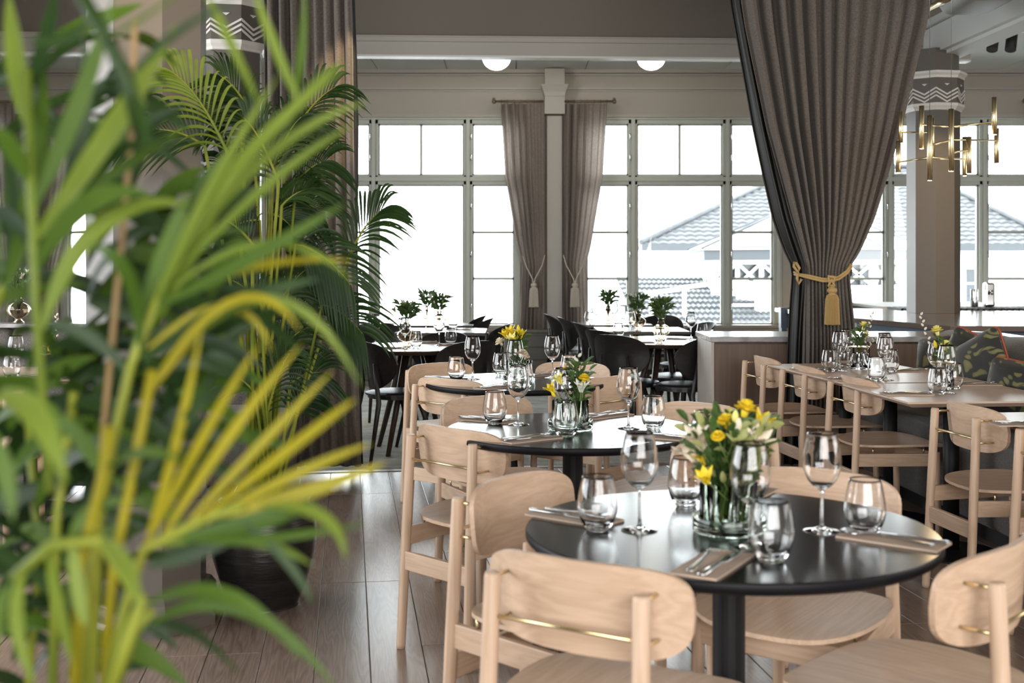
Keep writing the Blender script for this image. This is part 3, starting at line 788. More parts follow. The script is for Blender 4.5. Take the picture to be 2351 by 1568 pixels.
# ------------------------------------------------------------------ banquette and booth
bn = empty('banquette', (2.62, 5.4, 0), radians(4)); tag(bn, 'grey boucle banquette along the right side of the bench tables', 'bench')
def roundbox(m, c, d, r=.05, n=4):
    """box rounded in profile, swept along local Y"""
    x, z = d[0]/2, d[2]/2; prof = []
    for cx_, cz_, a0 in ((x-r, z-r, 0), (-x+r, z-r, 90), (-x+r, -z+r, 180), (x-r, -z+r, 270)):
        for i in range(n+1):
            t = radians(a0+90*i/n); prof.append((cx_+r*cos(t), cz_+r*sin(t)))
    k = len(prof); vs = []; y0, y1 = -d[1]/2, d[1]/2
    ys = [(y0, .75), (y0+r*.3, .93), (y0+r, 1), (y1-r, 1), (y1-r*.3, .93), (y1, .75)]
    for yy, f in ys:
        ff = 1-(1-f)*r/max(.08, min(x, z))
        for a, b in prof: vs.append((c[0]+a*ff, c[1]+yy, c[2]+b*ff))
    fs = [(i*k+j, i*k+(j+1) % k, (i+1)*k+(j+1) % k, (i+1)*k+j) for i in range(len(ys)-1) for j in range(k)]
    fs += [tuple(range(k))[::-1], tuple((len(ys)-1)*k+j for j in range(k))]
    return m.add(vs, fs, True)
roundbox(MB(), (-.18, 0, .29), (.46, 3.5, .40), .05).build('seat', 'bouncle', bn)
MB().box((-.10, 0, .045), (.44, 3.4, .09)).build('plinth', 'black', bn)
for i in range(5):
    roundbox(MB(), (.14+.02, -1.40+i*.70, .66), (.20, .70, .54), .07).build('back_panel', 'bouncle', bn)
bt = empty('booth', (-2.6, 7.05, 0)); tag(bt, 'dark grey upholstered booth seen through the palm at the left', 'booth')
roundbox(MB(), (0, 0, 0), (.46, 2.6, .42), .05).build('seat', 'bouncle', bt).rotation_euler = (0, 0, pi/2)
bt.children[0].location = (0, -.15, .27)
for i in range(3):
    b_ = roundbox(MB(), (0, 0, 0), (.16, .86, .56), .04).build('back_panel', 'bouncle', bt); b_.location = (-.87+i*.87, .14, .66); b_.rotation_euler = (0, 0, pi/2)
MB().box((0, .12, .955), (2.6, .2, .025)).build('top_ledge', 'marble', bt, bevel=.004)

def make_pillow():
    r_ = empty('scatter_cushion')
    so = superell(.16, .16, 8)
    def pm(x, z, k):
        f = max(0, 1-(abs(x)/.164)**2.6)*max(0, 1-(abs(z)/.164)**2.6)
        ear = 1+.09*(abs(x)/.175*abs(z)/.175)**3
        return (x*ear, -k*(.006+.06*f**.6), z*ear)
    MB().slab(so, pm, 0, 9, 48).build('cover', 'pillow', r_)
    pts = []
    for i in range(48):
        x, z = so(2*pi*i/48); e_ = 1+.09*(abs(x)/.175*abs(z)/.175)**3; pts.append((x*e_*1.01, 0, z*e_*1.01))
    MB().tube(pts, .006, 6, closed=True).build('piping', 'piping', r_)
    return r_
PIL = Proto(make_pillow)
for (px, py, D, rz, ty, l) in [(2155, 838, 6.78, -66, -.15, 'dark leafy cushion with red piping at the far end of the banquette'),
                           (2222, 836, 6.42, -62, .35, 'dark leafy cushion with rust piping leaning second from the far end'),
                           (2255, 842, 6.10, -58, -.5, 'dark fern-patterned cushion tilted in front of the other two'),
                           (2235, 925, 5.75, -60, .1, 'dark leafy cushion partly hidden below the bench tabletop')]:
    p = P(px, py, D)
    if l.startswith('dark leafy cushion partly'): p = Vector((2.46, 5.75, .665))
    PIL.put((p.x, p.y, max(p.z, .69)), radians(rz), l, 'cushion', tilt=(radians(-12), ty))

# ------------------------------------------------------------------ black chairs and dark tables in the window bay
def make_black_chair():
    r_ = empty('black_chair')
    so = superell(.215, .205, 2.3)
    MB().slab(so, lambda x, y, k: (x, y+.20, .452+(.022*max(0, 1-(x/.215)**2-(y/.205)**2)**.5 if k > 0 else -.012)), 0, 6, 32).build('seat_pad', 'leather', r_)
    MB().slab(superell(.20, .19, 2.3), lambda x, y, k: (x, y+.20, .435+(.004 if k > 0 else -.016)), 0, 3, 32).build('seat_frame', 'black_wood', r_)
    def bo(t):
        x, z = superell(.235, .165, 2.5)(t); return (x*(1-.22*max(0, -z/.165)**1.5), z)
    def bm_(x, z, k):
        p = Vector((x, -.005+.11*(x/.235)**2-.16*z-.05*max(0, z/.165)**2, .645+z+.012*(x/.235)**2)); return p+Vector((0, .005*k, 0))
    MB().slab(bo, lambda x, z, k: bm_(x, z, -k), 0, 6, 40).build('backrest', 'black_wood', r_)
    for sx in (-1, 1):
        MB().tube([(sx*.20, -.075, 0), (sx*.165, .0, .40), (sx*.125, .005, .50), (sx*.11, -.01, .66)], [.011, .018, .016, .008], 10).build('rear_leg', 'black_wood', r_)
        MB().tube([(sx*.215, .40, 0), (sx*.17, .33, .30), (sx*.14, .30, .42)], [.011, .018, .024], 10).build('front_leg', 'black_wood', r_)
    return r_
BC = Proto(make_black_chair)
def bchair(px, topy, d, label, zt=.80, dx=0):
    D = (CH-zt)*FPX/(topy-HY); x = (px-CX)/FPX*D
    n = Vector((d[0], d[1], 0)).normalized()
    BC.put((x-n.x*0, D, .006), math.atan2(n.y, n.x)-pi/2, label, 'chair')
bchair(848, 783, (.82, .45), 'black chair beside the curtain, left of the round dark table', .81)
bchair(1086, 786, (-.55, .83), 'black chair in front of the left round dark table, back to the camera')
bchair(1025, 768, (-.35, -.9), 'black chair behind the left round dark table, facing the camera')
bchair(866, 745, (.4, -.8), 'black chair at the far left by the window mullion, beyond a wine glass')
bchair(1150, 747, (-.95, .1), 'black chair nearest of the three at the right ends of the left window tables')
bchair(1114, 733, (-.95, .1), 'black chair in the middle of three at the right ends of the left window tables')
bchair(1098, 727, (-.95, .1), 'black chair farthest of the three at the right ends of the left window tables')
bchair(1266, 724, (1, .05), 'black chair closest to the window in the row left of the right tables')
bchair(1298, 731, (1, .05), 'second black chair from the window in the row beside the tassel curtains')
bchair(1335, 743, (1, .1), 'third black chair from the window in the row beside the tassel curtains')
bchair(1378, 761, (.75, .6), 'fourth black chair from the window, half behind the dark-grained chair back')
bchair(1412, 772, (.6, .8), 'black chair with dark-grained oval back nearest the third black table')
bchair(1520, 727, (-.3, -.95), 'black chair behind the far right window table')
bchair(1618, 744, (-.9, -.3), 'black chair right of the second window table, next to the partition')
bchair(1612, 762, (-.95, .1), 'black chair with round pad seat at the right of the right round table')
bchair(1622, 777, (-.7, .7), 'black chair with round pad seat partly hidden by the oak partition')

def make_dark_round(R):
    r_ = empty('dark_round_table')
    MB().lathe([(0, -.028), (R-.05, -.028), (R-.01, -.012), (R, -.004), (R-.003, 0), (0, 0)], n=64, c=(0, 0, TH), smooth=False).build('tabletop', 'dark_top', r_)
    MB().lathe([(R-.02, -.03), (R-.004, -.014), (R+.001, -.006), (R+.001, -.004)], n=64, c=(0, 0, TH-.0005)).build('edge_band', 'dark_leg', r_)
    for i in range(4):
        t = pi/4+i*pi/2+.25
        MB().tube([(.16*cos(t)*2.0, .16*sin(t)*2.0, 0), (.10*cos(t), .10*sin(t), TH-.03)], [.016, .027], 12).build('leg', 'dark_leg', r_)
    return r_
o = make_dark_round(.46); X1 = Vector((-.69, 8.35, TH)); o.location = (X1.x, X1.y, .006-.006); tag(o, 'round dark-edged table nearest the left curtain', 'table')
o = make_dark_round(.52); X2 = Vector((1.17, 9.05, TH)); o.location = (X2.x, X2.y, 0); tag(o, 'round dark-edged table left of the oak partition', 'table')
def dark_rect(px0, px1, yf, yb, label):
    Df = (CH-TH)*FPX/(yf-HY); Db = (CH-TH)*FPX/(yb-HY)
    x0 = (px0-CX)/FPX*Df; x1 = (px1-CX)/FPX*Df
    r_ = empty('window_table', ((x0+x1)/2, (Df+Db)/2, 0)); w_ = x1-x0; d = Db-Df
    MB().box((0, 0, TH-.014), (w_, d, .028)).build('tabletop', 'dark_top', r_, bevel=.004)
    for sx in (-1, 1):
        for sy in (-1, 1): MB().tube([(sx*(w_/2-.10), sy*(d/2-.08), 0), (sx*(w_/2-.14), sy*(d/2-.12), TH-.028)], [.015, .024], 10).build('leg', 'dark_leg', r_)
    return tag(r_, label, 'table')
dark_rect(905, 1114, 764, 753, 'long dark table behind the left round dark table')
dark_rect(900, 1086, 747, 741, 'dark table closest to the left window')
dark_rect(1375, 1585, 761, 751, 'long dark table behind the right round dark table')
dark_rect(1330, 1500, 746, 740, 'dark table closest to the right window')
# ------------------------------------------------------------------ glasses, napkins, cutlery
def make_wine():
    o = MB().lathe([(0, 0), (.037, 0), (.0372, .0014), (.022, .0045), (.008, .010), (.0042, .018), (.0036, .05), (.0038, .082), (.006, .091), (.018, .099), (.031, .113), (.040, .135), (.0418, .153), (.0395, .178), (.0318, .213), (.0308, .2135), (.0384, .178), (.0405, .153), (.0388, .1355), (.030, .1145), (.017, .101), (0, .0985)], n=28, curve=2).build('wine_glass', 'glass')
    return o
def make_tumbler():
    return MB().lathe([(0, 0), (.020, 0), (.0245, .002), (.036, .018), (.0435, .042), (.0445, .058), (.0405, .088), (.0342, .116), (.0332, .1165), (.0392, .088), (.0432, .058), (.0422, .043), (.035, .0225), (.022, .012), (0, .010)], n=28, curve=2).build('tumbler', 'glass')
WG = Proto(make_wine); TG = Proto(make_tumbler)
def wine(px, py, label, s=None, z=TH, off=(0, 0)):
    p = at_z(px, py, z); WG.put((p.x+off[0], p.y+off[1], z+.0006), 0, label, 'glass', scale=s)
def tumbler(px, py, label, s=None, z=TH, off=(0, 0)):
    p = at_z(px, py, z); TG.put((p.x+off[0], p.y+off[1], z+.0006), 0, label, 'glass', scale=s)
def loft(m, st, along=1):
    """stations (y, half width, z, half thickness)"""
    vs = []
    for y, w_, z, t in st:
        for a, b in ((-1, -.3), (-.5, -1), (.5, -1), (1, -.3), (1, .3), (.5, 1), (-.5, 1), (-1, .3)): vs.append((a*w_, y, z+b*t))
    n = len(st); fs = [(i*8+j, i*8+(j+1) % 8, (i+1)*8+(j+1) % 8, (i+1)*8+j) for i in range(n-1) for j in range(8)]
    fs += [tuple(range(8))[::-1], tuple((n-1)*8+j for j in range(8))]
    return m.add(vs, fs, True)
def make_fork():
    m = loft(MB(), [(-.10, .006, .003, .0015), (-.095, .009, .003, .0017), (-.05, .0062, .004, .0019), (.0, .0035, .007, .0018), (.035, .004, .009, .0016), (.05, .010, .007, .0013), (.062, .012, .005, .001)])
    for x in (-.0098, -.0033, .0033, .0098): m.tube([(x, .060, .005), (x, .08, .0045), (x*.92, .098, .010)], [.0017, .0016, .0008], 6)
    return m.build('fork', 'steel')
def make_knife():
    m = loft(MB(), [(-.11, .006, .004, .002), (-.105, .0085, .004, .003), (-.05, .007, .004, .003), (-.012, .0055, .004, .003), (-.005, .004, .004, .002), (.005, .009, .004, .0009), (.06, .0105, .004, .0007), (.095, .008, .004, .0006), (.11, .002, .004, .0005)])
    return m.build('knife', 'steel')
def make_napkin():
    m = MB(); W_, L_ = .047, .108
    def f(layer):
        def g(u, v):
            x = (u*2-1)*W_*(1-.01*layer); y = (v*2-1)*L_
            return (x+.002*layer, y+.001*layer, .0015+layer*.0016+.0012*sin(v*9+layer)*(1-abs(2*u-1))+.0006*sin(u*20))
        return g
    for l in range(3): m.grid(f(l), 8, 14)
    vs = [(-W_, -L_, 0), (W_, -L_, 0), (W_, L_, 0), (-W_, L_, 0), (-W_, -L_, .0045), (W_, -L_, .0045), (W_, L_, .0045), (-W_, L_, .0045)]
    m.add(vs, [(0, 3, 2, 1), (0, 1, 5, 4), (1, 2, 6, 5), (2, 3, 7, 6), (3, 0, 4, 7)])
    m.add([(-W_, -L_, .004), (W_, -L_, .004), (W_, L_, .004), (-W_, L_, .004)], [(0, 1, 2, 3)])
    return m.build('napkin', 'napkin')
FK, KN, NP = Proto(make_fork), Proto(make_knife), Proto(make_napkin)
def setting(px, py, d, place, big=1, spread=.018, z=TH):
    p = at_z(px, py, z); n = Vector((d[0], d[1], 0)).normalized(); a = math.atan2(n.y, n.x)-pi/2; sd = Vector((n.y, -n.x, 0))
    NP.put((p.x, p.y, z+.0006), a, 'folded taupe napkin '+place, 'napkin')
    q = Vector((p.x, p.y, z+.0065))
    FK.put(q-sd*spread+n*.006, a+random.uniform(-.08, .1), 'steel fork on the napkin '+place, 'fork')
    KN.put(q+sd*spread-n*.004, a+random.uniform(-.1, .08), 'steel knife on the napkin '+place, 'knife')
random.seed(11)
A_, B_, C_ = 'the front black table', 'the middle black table', 'the third black table'
# front table
setting(1318, 1190, (.78, -.62), 'at the left of '+A_)
setting(1637, 1298, (.50, .86), 'at the near edge of '+A_, spread=.020)
setting(2050, 1243, (-.78, .62), 'at the right of '+A_)
setting(1716, 1138, (-.5, -.86), 'behind the bouquet of '+A_)
tumbler(1372, 1217, 'stemless glass at the left of '+A_); wine(1468, 1218, 'wine glass left of the bouquet on '+A_)
tumbler(1575, 1163, 'stemless glass behind the napkins, just left of the big bouquet'); wine(1622, 1141, 'wine glass half hidden behind the big bouquet')
tumbler(1771, 1288, 'stemless glass at the near side of '+A_); wine(1722, 1258, 'wine glass overlapping the right side of the big bouquet')
tumbler(1986, 1226, 'stemless glass at the right of '+A_); wine(1887, 1220, 'wine glass right of the bouquet on '+A_)
# middle table
setting(1120, 966, (.85, -.52), 'at the left of '+B_)
setting(1215, 1010, (.80, .60), 'at the near edge of '+B_)
setting(1392, 956, (.75, .66), 'behind the vase of '+B_)
setting(1515, 1005, (-.85, .5), 'at the right of '+B_)
tumbler(1136, 973, 'stemless glass at the left of '+B_); wine(1190, 975, 'wine glass left of the vase on '+B_)
tumbler(1299, 1003, 'stemless glass in front of the green dish on '+B_); wine(1294, 985, 'wine glass in front of the flowers on '+B_)
tumbler(1500, 985, 'stemless glass at the right of '+B_); wine(1443, 984, 'tall wine glass right of the vase on '+B_)
# third table
setting(1024, 870, (.88, -.47), 'at the left of '+C_)
setting(1140, 890, (.75, .66), 'at the near edge of '+C_)
setting(1240, 862, (.75, .66), 'at the right of '+C_)
setting(1330, 876, (-.8, .6), 'at the far right of '+C_)
tumbler(1048, 873, 'stemless glass at the left of '+C_); wine(1085, 871, 'wine glass left of the flowers on '+C_)
tumbler(1150, 862, 'stemless glass behind the flowers of '+C_); wine(1183, 883, 'wine glass in front of the yellow freesias')
tumbler(1306, 869, 'stemless glass at the right of '+C_); wine(1268, 868, 'wine glass standing alone right of '+C_[:3]+' freesias')
tumbler(1203, 892, 'stemless glass at the near side of '+C_)
# bench tables
E_ = 'the long oak bench table'; S_ = 'the square oak table'
setting(1862, 850, (-1, -.05), 'at the far left of '+E_, z=TH)
setting(1950, 872, (-1, -.05), 'at the near left of '+E_)
setting(2095, 852, (1, .05), 'at the bench side of '+E_)
setting(2082, 906, (-1, .0), 'at the left of '+S_)
setting(2242, 884, (1, .05), 'at the bench side of '+S_)
setting(2350, 976, (-1, .0), 'on the oak table at the right edge')
wine(1928, 852, 'wine glass in front on the far left of '+E_); tumbler(1905, 853, 'stemless glass left of the carnations on '+E_)
wine(1946, 844, 'wine glass behind the other on the far left of '+E_); tumbler(1938, 841, 'small glass behind the far left wine glasses')
wine(2034, 873, 'wine glass in front of the pair in the middle of '+E_); tumbler(2012, 875, 'stemless glass at the near side of '+E_)
wine(2030, 858, 'wine glass behind the pair in the middle of '+E_); tumbler(2046, 854, 'stemless glass right of the wine pair on '+E_)
wine(2174, 903, 'wine glass in front of the yellow carnations on '+S_); tumbler(2153, 906, 'stemless glass at the left front of '+S_)
tumbler(2190, 893, 'stemless glass right of the wine glass on '+S_); wine(2150, 888, 'wine glass behind the carnations on '+S_)
# dark tables
setting(905, 800, (.9, .3), 'at the near edge of the left round dark table', z=TH)
setting(1042, 793, (1, .1), 'at the right of the left round dark table'); setting(975, 788, (.9, .4), 'behind the vase of the left round dark table')
wine(1008, 793, 'wine glass right of the amber vase on the left round dark table'); tumbler(1035, 791, 'round water glass at the right of the left round dark table')
tumbler(955, 799, 'water glass in front of the amber vase by the left curtain'); wine(862, 789, 'wine glass at the left of the left round dark table'); wine(930, 801, 'wine glass in front of the amber vase by the left curtain')
setting(1052, 757, (1, .05), 'on the long dark table under the left window')
wine(978, 757, 'wine glass between the two amber vases under the left window'); tumbler(1040, 756, 'water glass on the long dark table under the left window')
setting(1468, 787, (1, .1), 'at the near left of the right round dark table'); setting(1562, 779, (.9, -.2), 'right of the vase on the right round dark table')
tumbler(1420, 776, 'water glass at the left of the right round dark table'); wine(1447, 778, 'wine glass at the left of the right round dark table')
tumbler(1515, 787, 'water glass in front of the amber vase near the partition'); wine(1586, 781, 'wine glass near the end of the oak partition'); tumbler(1612, 778, 'water glass half hidden by the oak partition')
wine(1368, 746, 'wine glass beside the right tassel curtain'); wine(1432, 757, 'wine glass between the two vases under the right window'); tumbler(1352, 744, 'water glass beside the right tassel curtain')
wine(1410, 744, 'wine glass right of the vase nearest the right tassel curtain')
# booth table
wine(36, 868, 'wine glass on the small oak table at the far left'); tumbler(30, 872, 'stemless glass behind the far left wine glass', off=(-.05, .1))
setting(70, 868, (1, .2), 'on the small oak table at the far left')
o = MB().lathe([(0, 0), (.022, 0), (.025, .09), (.024, .09), (.021, .006), (0, .006)], n=20).build('small_glass', 'glass', None, (at_z(146, 868, TH).x, at_z(146, 868, TH).y, TH+.0006)); tag(o, 'small narrow glass at the right end of the far left table', 'glass')

# ------------------------------------------------------------------ flowers
def blade(m, p0, p1, p2, w_, nrm=None, n=6, fold=.18, belly=.45):
    """leaf along a bent line: p0 base, p1 middle, p2 tip"""
    p0, p1, p2 = Vector(p0), Vector(p1), Vector(p2); c = p1*2-(p0+p2)/2
    vs = []
    for i in range(n+1):
        t = i/n; p = p0*(1-t)**2+c*2*t*(1-t)+p2*t*t; d = (c-p0)*2*(1-t)+(p2-c)*2*t
        if d.length < 1e-6: d = p2-p0
        d.normalize(); nn = Vector(nrm) if nrm is not None else Vector((0, 0, 1))
        sd = d.cross(nn)
        if sd.length < .1: sd = d.cross(Vector((.3, 1, .2)))
        sd.normalize(); up = sd.cross(d)
        f = max(.04, (sin(pi*min(1, t**(belly*1.55))))**.75) if t < 1 else .02
        if t == 0: f = .25
        h = w_/2*f
        vs += [p-sd*h+up*h*fold*2, p, p+sd*h+up*h*fold*2]
    fs = []
    for i in range(n): a = i*3; fs += [(a, a+1, a+4, a+3), (a+1, a+2, a+5, a+4)]
    return m.add(vs, fs, True)
def ruffle(seed, rings=((3, .25, 1.0), (6, .5, .9), (9, .8, .6), (11, 1.0, .25))):
    r_ = random.Random(seed); m = MB()
    for n, rad, up in rings:
        for i in range(n):
            a = 2*pi*i/n+r_.random()*.5; w_ = rad*.9+.25
            def f(u, v, a=a, w_=w_, rad=rad, up=up, ph=r_.random()*6):
                ang = a+(u-.5)*w_*2.2/max(.5, rad)*(.3+.7*v); rr_ = rad*v
                z = up*v**.8*.9+.07*sin(u*16+ph)*v; return (rr_*cos(ang)*.9+.06*sin(u*9+ph)*v, rr_*sin(ang)*.9, z-.2)
            m.grid(f, 6, 3)
    m.lathe([(0, -.75), (.22, -.65), (.30, -.2), (.3, 0), (0, 0)], n=8)
    return m
def trumpet(seed, n=6, open_=.85):
    r_ = random.Random(seed); m = MB()
    for i in range(n):
        a = 2*pi*i/n; o_ = open_*(.85+.3*r_.random())
        def f(u, v, a=a, o_=o_):
            r0 = .10+o_*v**1.6; z = -.9+1.55*v**.75; wd = (sin(pi*min(1, .12+v*.86))**.7)*.42
            x, y = r0, (u-.5)*2*wd
            return (x*cos(a)-y*sin(a), x*sin(a)+y*cos(a), z-.12*(abs(u-.5)*2)**2)
        m.grid(f, 4, 5)
    return m
def bud(): return MB().lathe([(0, -1), (.3, -.75), (.42, -.2), (.34, .35), (.12, .85), (0, .95)], n=10, curve=2)
FM = {}
def fmesh(kind, m_):
    k = (kind, m_)
    if k not in FM:
        mb = {'ruffle': lambda: ruffle(1), 'ruffle2': lambda: ruffle(5), 'trumpet': lambda: trumpet(2), 'lily': lambda: trumpet(4, 6, 1.1), 'bud': bud}[kind]()
        me = mb.mesh('flower'); me.materials.append(M[m_]); FM[k] = me
    return FM[k]
def flower(parent, kind, m_, p, r, up, name='flower'):
    o = bpy.data.objects.new(name, fmesh(kind, m_)); COL.objects.link(o); o.parent = parent; o.location = p; o.scale = (r,)*3
    o.rotation_euler = Vector(up).to_track_quat('Z', 'Y').to_euler(); return o
def bouquet(loc, specs, label, root_z=.02, nleaf=60, spread=.11, zlo=.10, zhi=.24, leafm='leaf_flower', wl=.014, ll=.05, seed=1, name='bouquet', neck=.03, willow=(), pale=0):
    r_ = random.Random(seed)
    e = empty(name, loc); tag(e, label, 'flowers')
    heads = []
    for kind, m_, x, y, z, r in specs:
        up = Vector((x*1.2, y*1.2, .18)).normalized()
        flower(e, kind, m_, (x, y, z), r, up, 'bud' if kind == 'bud' else 'flower'); heads.append(Vector((x, y, z))-up*r*.7)
    st = MB(); lf = MB(); lp = MB()
    bases = []
    for h in heads:
        a = r_.random()*6.28; b = Vector((neck*.5*cos(a), neck*.5*sin(a), root_z)); bases.append((b, h))
        mid = Vector((b.x*.6+h.x*.25, b.y*.6+h.y*.25, (b.z+h.z)/2)); st.tube([b, mid, h], [.0022, .002, .0015], 5)
    st.build('stems', 'stem_green', e)
    for i in range(nleaf):
        a = r_.random()*6.28; z = zlo+(zhi-zlo)*r_.random(); rr_ = spread*(.15+.85*r_.random())*(.4+.6*(z-zlo)/(zhi-zlo+1e-6))
        p0 = Vector((rr_*cos(a)*.6, rr_*sin(a)*.6, z-.01)); d = Vector((cos(a+r_.uniform(-.8, .8)), sin(a+r_.uniform(-.8, .8)), r_.uniform(-.1, 1.3))).normalized()
        l_ = ll*r_.uniform(.6, 1.2); p2 = p0+d*l_; p1 = (p0+p2)/2+Vector((0, 0, l_*.12))
        blade(lp if (pale and i % pale == 0) else lf, p0, p1, p2, wl*r_.uniform(.7, 1.2), nrm=(r_.uniform(-.4, .4), -1, .5), n=4)
        if i % 3 == 0: lf.tube([(neck*.3*cos(a), neck*.3*sin(a), root_z+.02), (p0.x*.5, p0.y*.5, (root_z+p0.z)/2), p0], .0012, 4)
    o = lf.build('leaves', leafm, e); o['kind'] = 'stuff'
    if pale: lp.build('pale_leaves', 'leaf_pale', e)['kind'] = 'stuff'
    for pts in willow:
        ps = [Vector(p) for p in pts]
        b = MB().tube(ps, [.0022]+[.0016]*(len(ps)-2)+[.001], 5).build('willow_twig', 'stem_dark', e)
        n = 9; tot = len(ps)-1
        cm = MB().lathe([(0, -1), (.5, -.7), (.62, -.1), (.45, .6), (0, 1)], n=8, curve=2)
        for i in range(n):
            t = (.35+.65*i/(n-1))*tot; k = min(int(t), tot-1); p = ps[k].lerp(ps[k+1], t-k)
            cc = MB().lathe([(0, -.009), (.0045, -.006), (.0055, 0), (.004, .006), (0, .009)], n=8, curve=2)
            o = cc.build('catkin', 'catkin', b); o.location = p+Vector((.005*(-1)**i, -.003, 0)); o.rotation_euler = (0, .6*(-1)**i, 0)
    return e

def make_dish():
    r_ = empty('tube_vase_dish')
    MB().lathe([(0, 0), (.076, 0), (.080, .004), (.080, .034), (.0785, .036), (.077, .034), (.0765, .008), (0, .008)], n=40).build('dish', 'glass_green', r_)
    for i in range(8):
        a = i*pi/4; x, y = .054*cos(a), .054*sin(a)
        MB().lathe([(0, 0), (.010, 0), (.0115, .004), (.0115, .098), (.0105, .098), (.0102, .006), (0, .006)], n=14, c=(x, y, .009)).build('tube', 'glass_green', r_)
    return r_
DS = Proto(make_dish)
DS.put(T1+Vector((-.005, -.03, .0006)), 0, 'pale green glass dish holding tubes under the large yellow bouquet', 'vase')
DS.put(T2+Vector((-.01, -.03, .0006)), 0, 'pale green glass dish of tubes on the middle black table', 'vase')
DS.put(T3+Vector((.02, -.02, .0006)), 0, 'clear green glass dish of tubes on the third black table', 'vase')
# front bouquet: offsets in metres from the table centre
def off(px, py, D, c): p = P(px, py, D); return (p.x-c.x, p.y-c.y, p.z-c.z)
c = T1+Vector((-.005, -.03, .0))
b1 = []
for kind, m_, px, py, D, r in [('ruffle', 'rose_yellow', 1712, 938, 2.58, .024), ('ruffle2', 'rose_yellow', 1668, 968, 2.55, .020), ('trumpet', 'rose_yellow', 1752, 962, 2.56, .021),
        ('trumpet', 'pale_yellow', 1690, 952, 2.64, .019), ('lily', 'cream_petal', 1602, 1000, 2.56, .030), ('lily', 'cream_petal', 1578, 1030, 2.60, .026), ('lily', 'cream_petal', 1625, 1010, 2.68, .026),
        ('trumpet', 'rose_yellow', 1618, 1092, 2.52, .019), ('trumpet', 'rose_yellow', 1612, 1050, 2.58, .016), ('ruffle', 'pale_yellow', 1640, 985, 2.60, .016), ('ruffle', 'rose_yellow', 1648, 1002, 2.50, .014),
        ('bud', 'cream_petal', 1695, 975, 2.50, .016), ('bud', 'pale_yellow', 1688, 955, 2.5, .014), ('lily', 'cream_petal', 1740, 1005, 2.52, .026), ('lily', 'leaf_pale', 1700, 1010, 2.50, .026),
        ('bud', 'leaf_pale', 1660, 1095, 2.50, .014), ('trumpet', 'cream_petal', 1660, 970, 2.7, .02), ('lily', 'cream_petal', 1725, 1060, 2.66, .024), ('bud', 'leaf_pale', 1745, 1030, 2.5, .016)]:
    x, y, z = off(px, py, D, c); b1.append((kind, m_, x, y, z, r*1.2))
bouquet(c, b1, 'large bouquet of yellow and cream flowers standing in the green tube dish', .02, 420, .185, .11, .255, 'leaf_flower', .015, .042, 3, neck=.07, pale=5)
c = T2+Vector((.02, -.03, 0))
b2 = []
for kind, m_, px, py, D, r in [('trumpet', 'rose_yellow', 1264, 890, 4.15, .024), ('trumpet', 'pale_yellow', 1282, 868, 4.15, .024), ('ruffle', 'rose_yellow', 1341, 868, 4.12, .022), ('ruffle2', 'rose_yellow', 1298, 850, 4.2, .018),
        ('lily', 'white_petal', 1335, 885, 4.12, .026), ('trumpet', 'pale_yellow', 1292, 865, 4.2, .02), ('bud', 'catkin', 1322, 830, 4.2, .010), ('bud', 'catkin', 1320, 822, 4.2, .010), ('bud', 'rose_yellow', 1270, 905, 4.1, .014)]:
    x, y, z = off(px, py, D, c); b2.append((kind, m_, x, y, z, r))
def wpts(pxs, D, c): return [off(px, py, D, c) for px, py in pxs]
bouquet(c, b2, 'loose yellow and white flowers with willow twigs on the middle black table', .02, 120, .075, .10, .25, 'leaf_flower', .011, .034, 5, neck=.05,
        willow=[wpts([(1318, 960), (1325, 890), (1322, 860), (1328, 815)], 4.2, c), wpts([(1325, 950), (1340, 890), (1352, 862), (1358, 850)], 4.25, c)])
c = T3+Vector((.02, -.02, 0))
b3 = []
for kind, m_, px, py, D, r in [('trumpet', 'rose_yellow', 1160, 765, 5.85, .026), ('trumpet', 'rose_yellow', 1170, 758, 5.85, .028), ('trumpet', 'rose_yellow', 1183, 768, 5.85, .028), ('trumpet', 'rose_yellow', 1195, 765, 5.85, .026),
        ('trumpet', 'pale_yellow', 1173, 775, 5.8, .024), ('bud', 'rose_yellow', 1190, 755, 5.9, .02), ('ruffle', 'cream_petal', 1148, 785, 5.85, .026), ('ruffle2', 'cream_petal', 1200, 812, 5.8, .026), ('ruffle', 'cream_petal', 1207, 818, 5.83, .020)]:
    x, y, z = off(px, py, D, c); b3.append((kind, m_, x, y, z, r*1.15))
bouquet(c, b3, 'yellow freesias with cream carnations on the third black table', .02, 120, .085, .10, .24, 'leaf_flower', .012, .045, 8, neck=.05)

# carnation tumblers with brass disc on the oak tables
def make_holder():
    r_ = empty('carnation_tumbler')
    MB().lathe([(0, 0), (.036, 0), (.039, .003), (.039, .072), (.0375, .072), (.0368, .010), (0, .010)], n=32).build('tumbler', 'glass', r_)
    m = MB().tube([(0, 0, .011), (0, 0, .10)], .003, 10).lathe([(0, .098), (.046, .098), (.047, .1), (.046, .102), (0, .102)], n=36, smooth=False).lathe([(0, .011), (.022, .011), (.022, .014), (0, .014)], n=24)
    for i in range(8): m.lathe([(0, 0), (.006, .003), (0, .008)], c=(.018*cos(i), .018*sin(i), .012), n=8)
    m.build('brass_holder', 'brass', r_); return r_
CT = Proto(make_holder)
def cset(px, py, label, specs, will, lab2, seed, D=None, zz=TH):
    p = at_z(px, py, zz); CT.put((p.x, p.y, zz+.0006), 0, label, 'vase', scale=1.25)
    c = Vector((p.x, p.y, zz)); s = []
    for kind, m_, x, y, r in specs:
        a = off(x, y, p.y, c); s.append((kind, m_, a[0], a[1], a[2], r))
    bouquet(c, s, lab2, .03, 26, .05, .13, .24, 'leaf_flower', .016, .045, seed, name='flowers', neck=.02, willow=[wpts(q, p.y-.02, c) for q in will])
